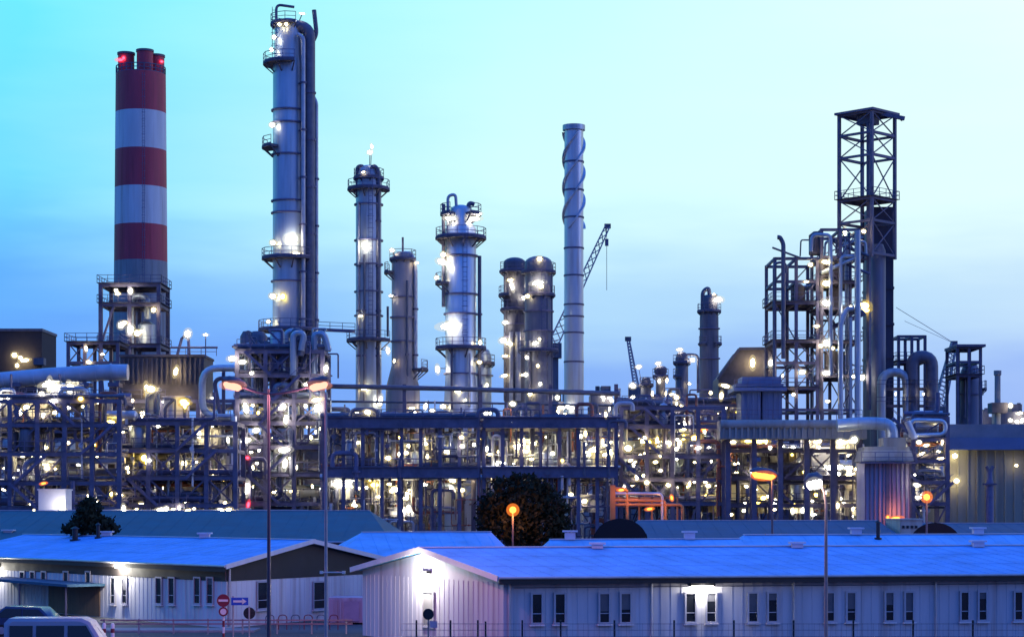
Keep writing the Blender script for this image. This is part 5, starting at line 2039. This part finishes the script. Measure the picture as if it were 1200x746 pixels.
b.tube([(0, -.06, t.z(719)), (0, -.09, t.z(719))], 6.5 * t.s, 24)
b.build('sign_disc', BLACK, t)
b = MB()
b.box(t.x(508), -.06, t.z(731), 9 * t.s, .03, 8 * t.s)
b.build('sign_plate', mat('pink plate', (0.62, 0.36, 0.42), 0.5), t)

# ------------------------------------------------------------------ vehicles at the lower left
def wheel(t, x, y, r):
    b = MB()
    b.tube([(x, y - .1, r), (x, y + .1, r)], r, 18)
    w_ = b.build('wheel', RUBBER, t, True)
    b = MB()
    b.tube([(x, y - .115, r), (x, y + .115, r)], r * .6, 14)
    b.build('rim', GALV, w_, True)


def vehicle(name, label, cat, px, Y, prof, wid, paint, glass, wheels, rz=0.0):
    t = T(name, label, cat, px, Y, rz=rz)
    b = MB()
    hw = wid / 2
    n = len(prof)
    # body rings, narrowed at the roof and at the sides for rounded shoulders
    ys = ((-hw, .0), (-hw * 1.0, 1.0))
    vs, fs = [], []
    zmax = max(z for x, z in prof)
    cols = [(-1, .93), (-.9, 1.0), (.9, 1.0), (1, .93)]
    for k, sc in cols:
        for x, z in prof:
            tuck = 1 - .12 * max(0, (z - zmax * .5) / (zmax * .5))
            vs.append((x * (sc if abs(k) == 1 else 1), k * hw * tuck, .3 + (z - .3) * (sc if abs(k) == 1 else 1)))
    for j in range(3):
        for i in range(n):
            i2 = (i + 1) % n
            fs.append((j * n + i, j * n + i2, (j + 1) * n + i2, (j + 1) * n + i))
    fs.append(tuple(range(n)))
    fs.append(tuple(3 * n + i for i in range(n - 1, -1, -1)))
    b.add(vs, fs)
    b.build('body', paint, t, True)
    for pts in glass:
        b = MB()
        for sd in (-1, 1):
            P = [(x, sd * (hw * (.985 - .12 * max(0, (z - zmax * .5) / (zmax * .5)))), z) for x, z in pts]
            b.prism(P, (0, sd * .03, 0))
        b.build('window', GLASS, t)
    for x, r in wheels:
        for y in (-hw + .1, hw - .1):
            wheel(t, x, y, r)
    return t


t = vehicle('van', 'pale pinkish van cut by the lower left edge of the photo', 'van', 74, 86,
            [(-2.3, .35), (2.2, .35), (2.3, .9), (1.75, 1.15), (1.25, 1.95), (.9, 2.1), (-2.1, 2.1), (-2.3, 1.9)], 1.9, VANP,
            [[(-2.05, 1.2), (-1.1, 1.2), (-1.1, 1.8), (-2.05, 1.8)], [(-.95, 1.2), (.2, 1.2), (.2, 1.8), (-.95, 1.8)], [(.35, 1.2), (1.45, 1.2), (1.1, 1.8), (.35, 1.8)]], [(-1.4, .33), (1.4, .33)], R(2))
for y in (-.55, .55):
    b = MB()
    b.box(2.3, y, .75, .06, .3, .2)
    b.build('headlight', SWHITE, t)
t2 = vehicle('parked_car', 'dark blue parked car under the canopy at the left edge', 'car', 38, 108,
             [(-2.2, .35), (2.2, .35), (2.25, .8), (1.3, .98), (.7, 1.52), (-1.2, 1.58), (-2.0, 1.02), (-2.25, .9)], 1.75, CARP,
             [[(-1.75, 1.0), (-.3, 1.0), (-.3, 1.45), (-1.2, 1.45)], [(-.2, 1.0), (1.05, 1.0), (.6, 1.43), (-.2, 1.43)]], [(-1.35, .32), (1.35, .32)], R(-8))
for y in (-.55, .55):
    b = MB()
    b.box(2.2, y, .72, .08, .3, .14)
    b.build('headlight', SWHITE, t2)
# bollards
for px_, lab in ((122, 'red and white bollard just right of the pale van'), (132, 'red and white bollard second from the pale van')):
    t = T('bollard', lab, 'bollard', px_, 98, 'bollards by the pale van')
    b = MB()
    b.lathe([(.09, 0), (.09, 1.15), (.05, 1.22)], n=12)
    b.build('post', SWHITE, t, True)
    b = MB()
    for z in (.35, .75):
        b.lathe([(.088, z), (.095, z), (.095, z + .2), (.088, z + .2)], n=12)
    b.build('stripe', SRED, t)
# barrier rails in front of the brown gabled barrack
t = T('crash_barrier', 'low reddish guard rail along the pavement of the brown gabled barrack', 'barrier', 260, 109.5)
b = MB()
for z in (.55, .75):
    b.bar((-6.5, 0, z), (7.0, 0, z), .05, .07)
b.build('rail', mat('faded red rail', (0.26, 0.13, 0.17), 0.5, 0, 0.2, 2), t)
for i in range(8):
    b = MB()
    b.bar((-6.3 + i * 1.85, .07, 0), (-6.3 + i * 1.85, .07, .82), .08)
    b.build('post', POLE2, t)
# bicycles rack between the poles
t = T('bicycle_rack', 'red hoop bicycle rack on the pavement between lamp pole and mast', 'rack', 350, 112)
for i in range(6):
    b = MB()
    x = -1.8 + i * .7
    b.tube([(x, 0, .1), (x, 0, .9), (x + .45, 0, .9), (x + .45, 0, .1)], .03, 6, .2)
    b.build('hoop', SRED if i % 2 else DPIPE, t, True)
t = T('container', 'faded pink low store shed between the mast and the lit gable', 'container', 408, 119)
b = MB()
W = 46 * t.s
h = t.z(700)
b.box(0, 1.2, h / 2 + .06, W, 2.4, h - .1)
for k in range(9):
    b.box(-W / 2 + .2 + k * W / 9, -.03, h / 2 + .05, .09, .06, h - .3)
b.build('shell', mat('faded pink sheet', (0.60, 0.38, 0.44), 0.6, 0, 0.12, 0.8, streak=True), t)
b = MB()
b.box(.2, -.08, h * .5, .9, .03, h * .75)
b.build('door', mat('pinker door', (0.50, 0.28, 0.36), 0.6), t)

# wire fence in front of the lamp gabled barrack
t = T('wire_fence', 'dark wire mesh fence with thin posts before the lamp gabled barrack', 'fence', 700, 84)
zt = t.z(726)
xa, xb = t.x(470), t.x(1260)
for px_ in (488, 528, 560, 612, 657, 720, 790, 860, 930, 1000, 1070, 1140, 1210):
    b = MB()
    b.bar((t.x(px_), 0, 0), (t.x(px_), 0, zt), .07)
    if px_ in (560,):
        b.bar((t.x(px_ + 9), 0, 0), (t.x(px_ + 9), 0, zt - .05), .07)
        b.bar((t.x(px_), 0, zt * .6), (t.x(px_ + 9), 0, zt * .6), .05)
    b.build('post', BLACK, t)
b = MB()
for k in range(8):
    b.bar((xa, -.04, .15 + (zt - .3) * k / 7), (xb, -.04, .15 + (zt - .3) * k / 7), .018)
n = int((xb - xa) / .22)
for i in range(n):
    b.bar((xa + i * .22, -.05, .1), (xa + i * .22, -.05, zt - .12), .007)
b.build('mesh', WIRE, t)

# repeats of one kind share a group
GROUPS = {'barrack': 'long barracks in front of the works', 'low_hall': 'blue roofed halls behind the barracks', 'long_shed': 'long dark roofed sheds before the works',
          'arched_hut': 'black arched huts', 'distillation_column': 'tall steel columns of the works', 'fractionator': 'clustered pair of dark vessels', 'small_column': 'small dark columns by the little crane',
          'steel_scaffold': 'open steel frames', 'arched_pipe': 'arched pipes beside the lattice tower', 'crane': 'cranes over the works', 'pipe_rack': 'pipe racks across the works',
          'storage_tank': 'storage tanks behind the racks', 'process_hall': 'dark halls behind the racks', 'distant_block': 'distant blocks on the skyline', 'broadleaf_tree': 'trees behind the barracks',
          'street_lamp': 'street lamps', 'road_sign': 'road signs in front of the barracks'}
for o in COL.objects:
    if o.parent is None and 'label' in o and 'group' not in o:
        g_ = GROUPS.get(o.name.split('.')[0])
        if g_:
            o['group'] = g_
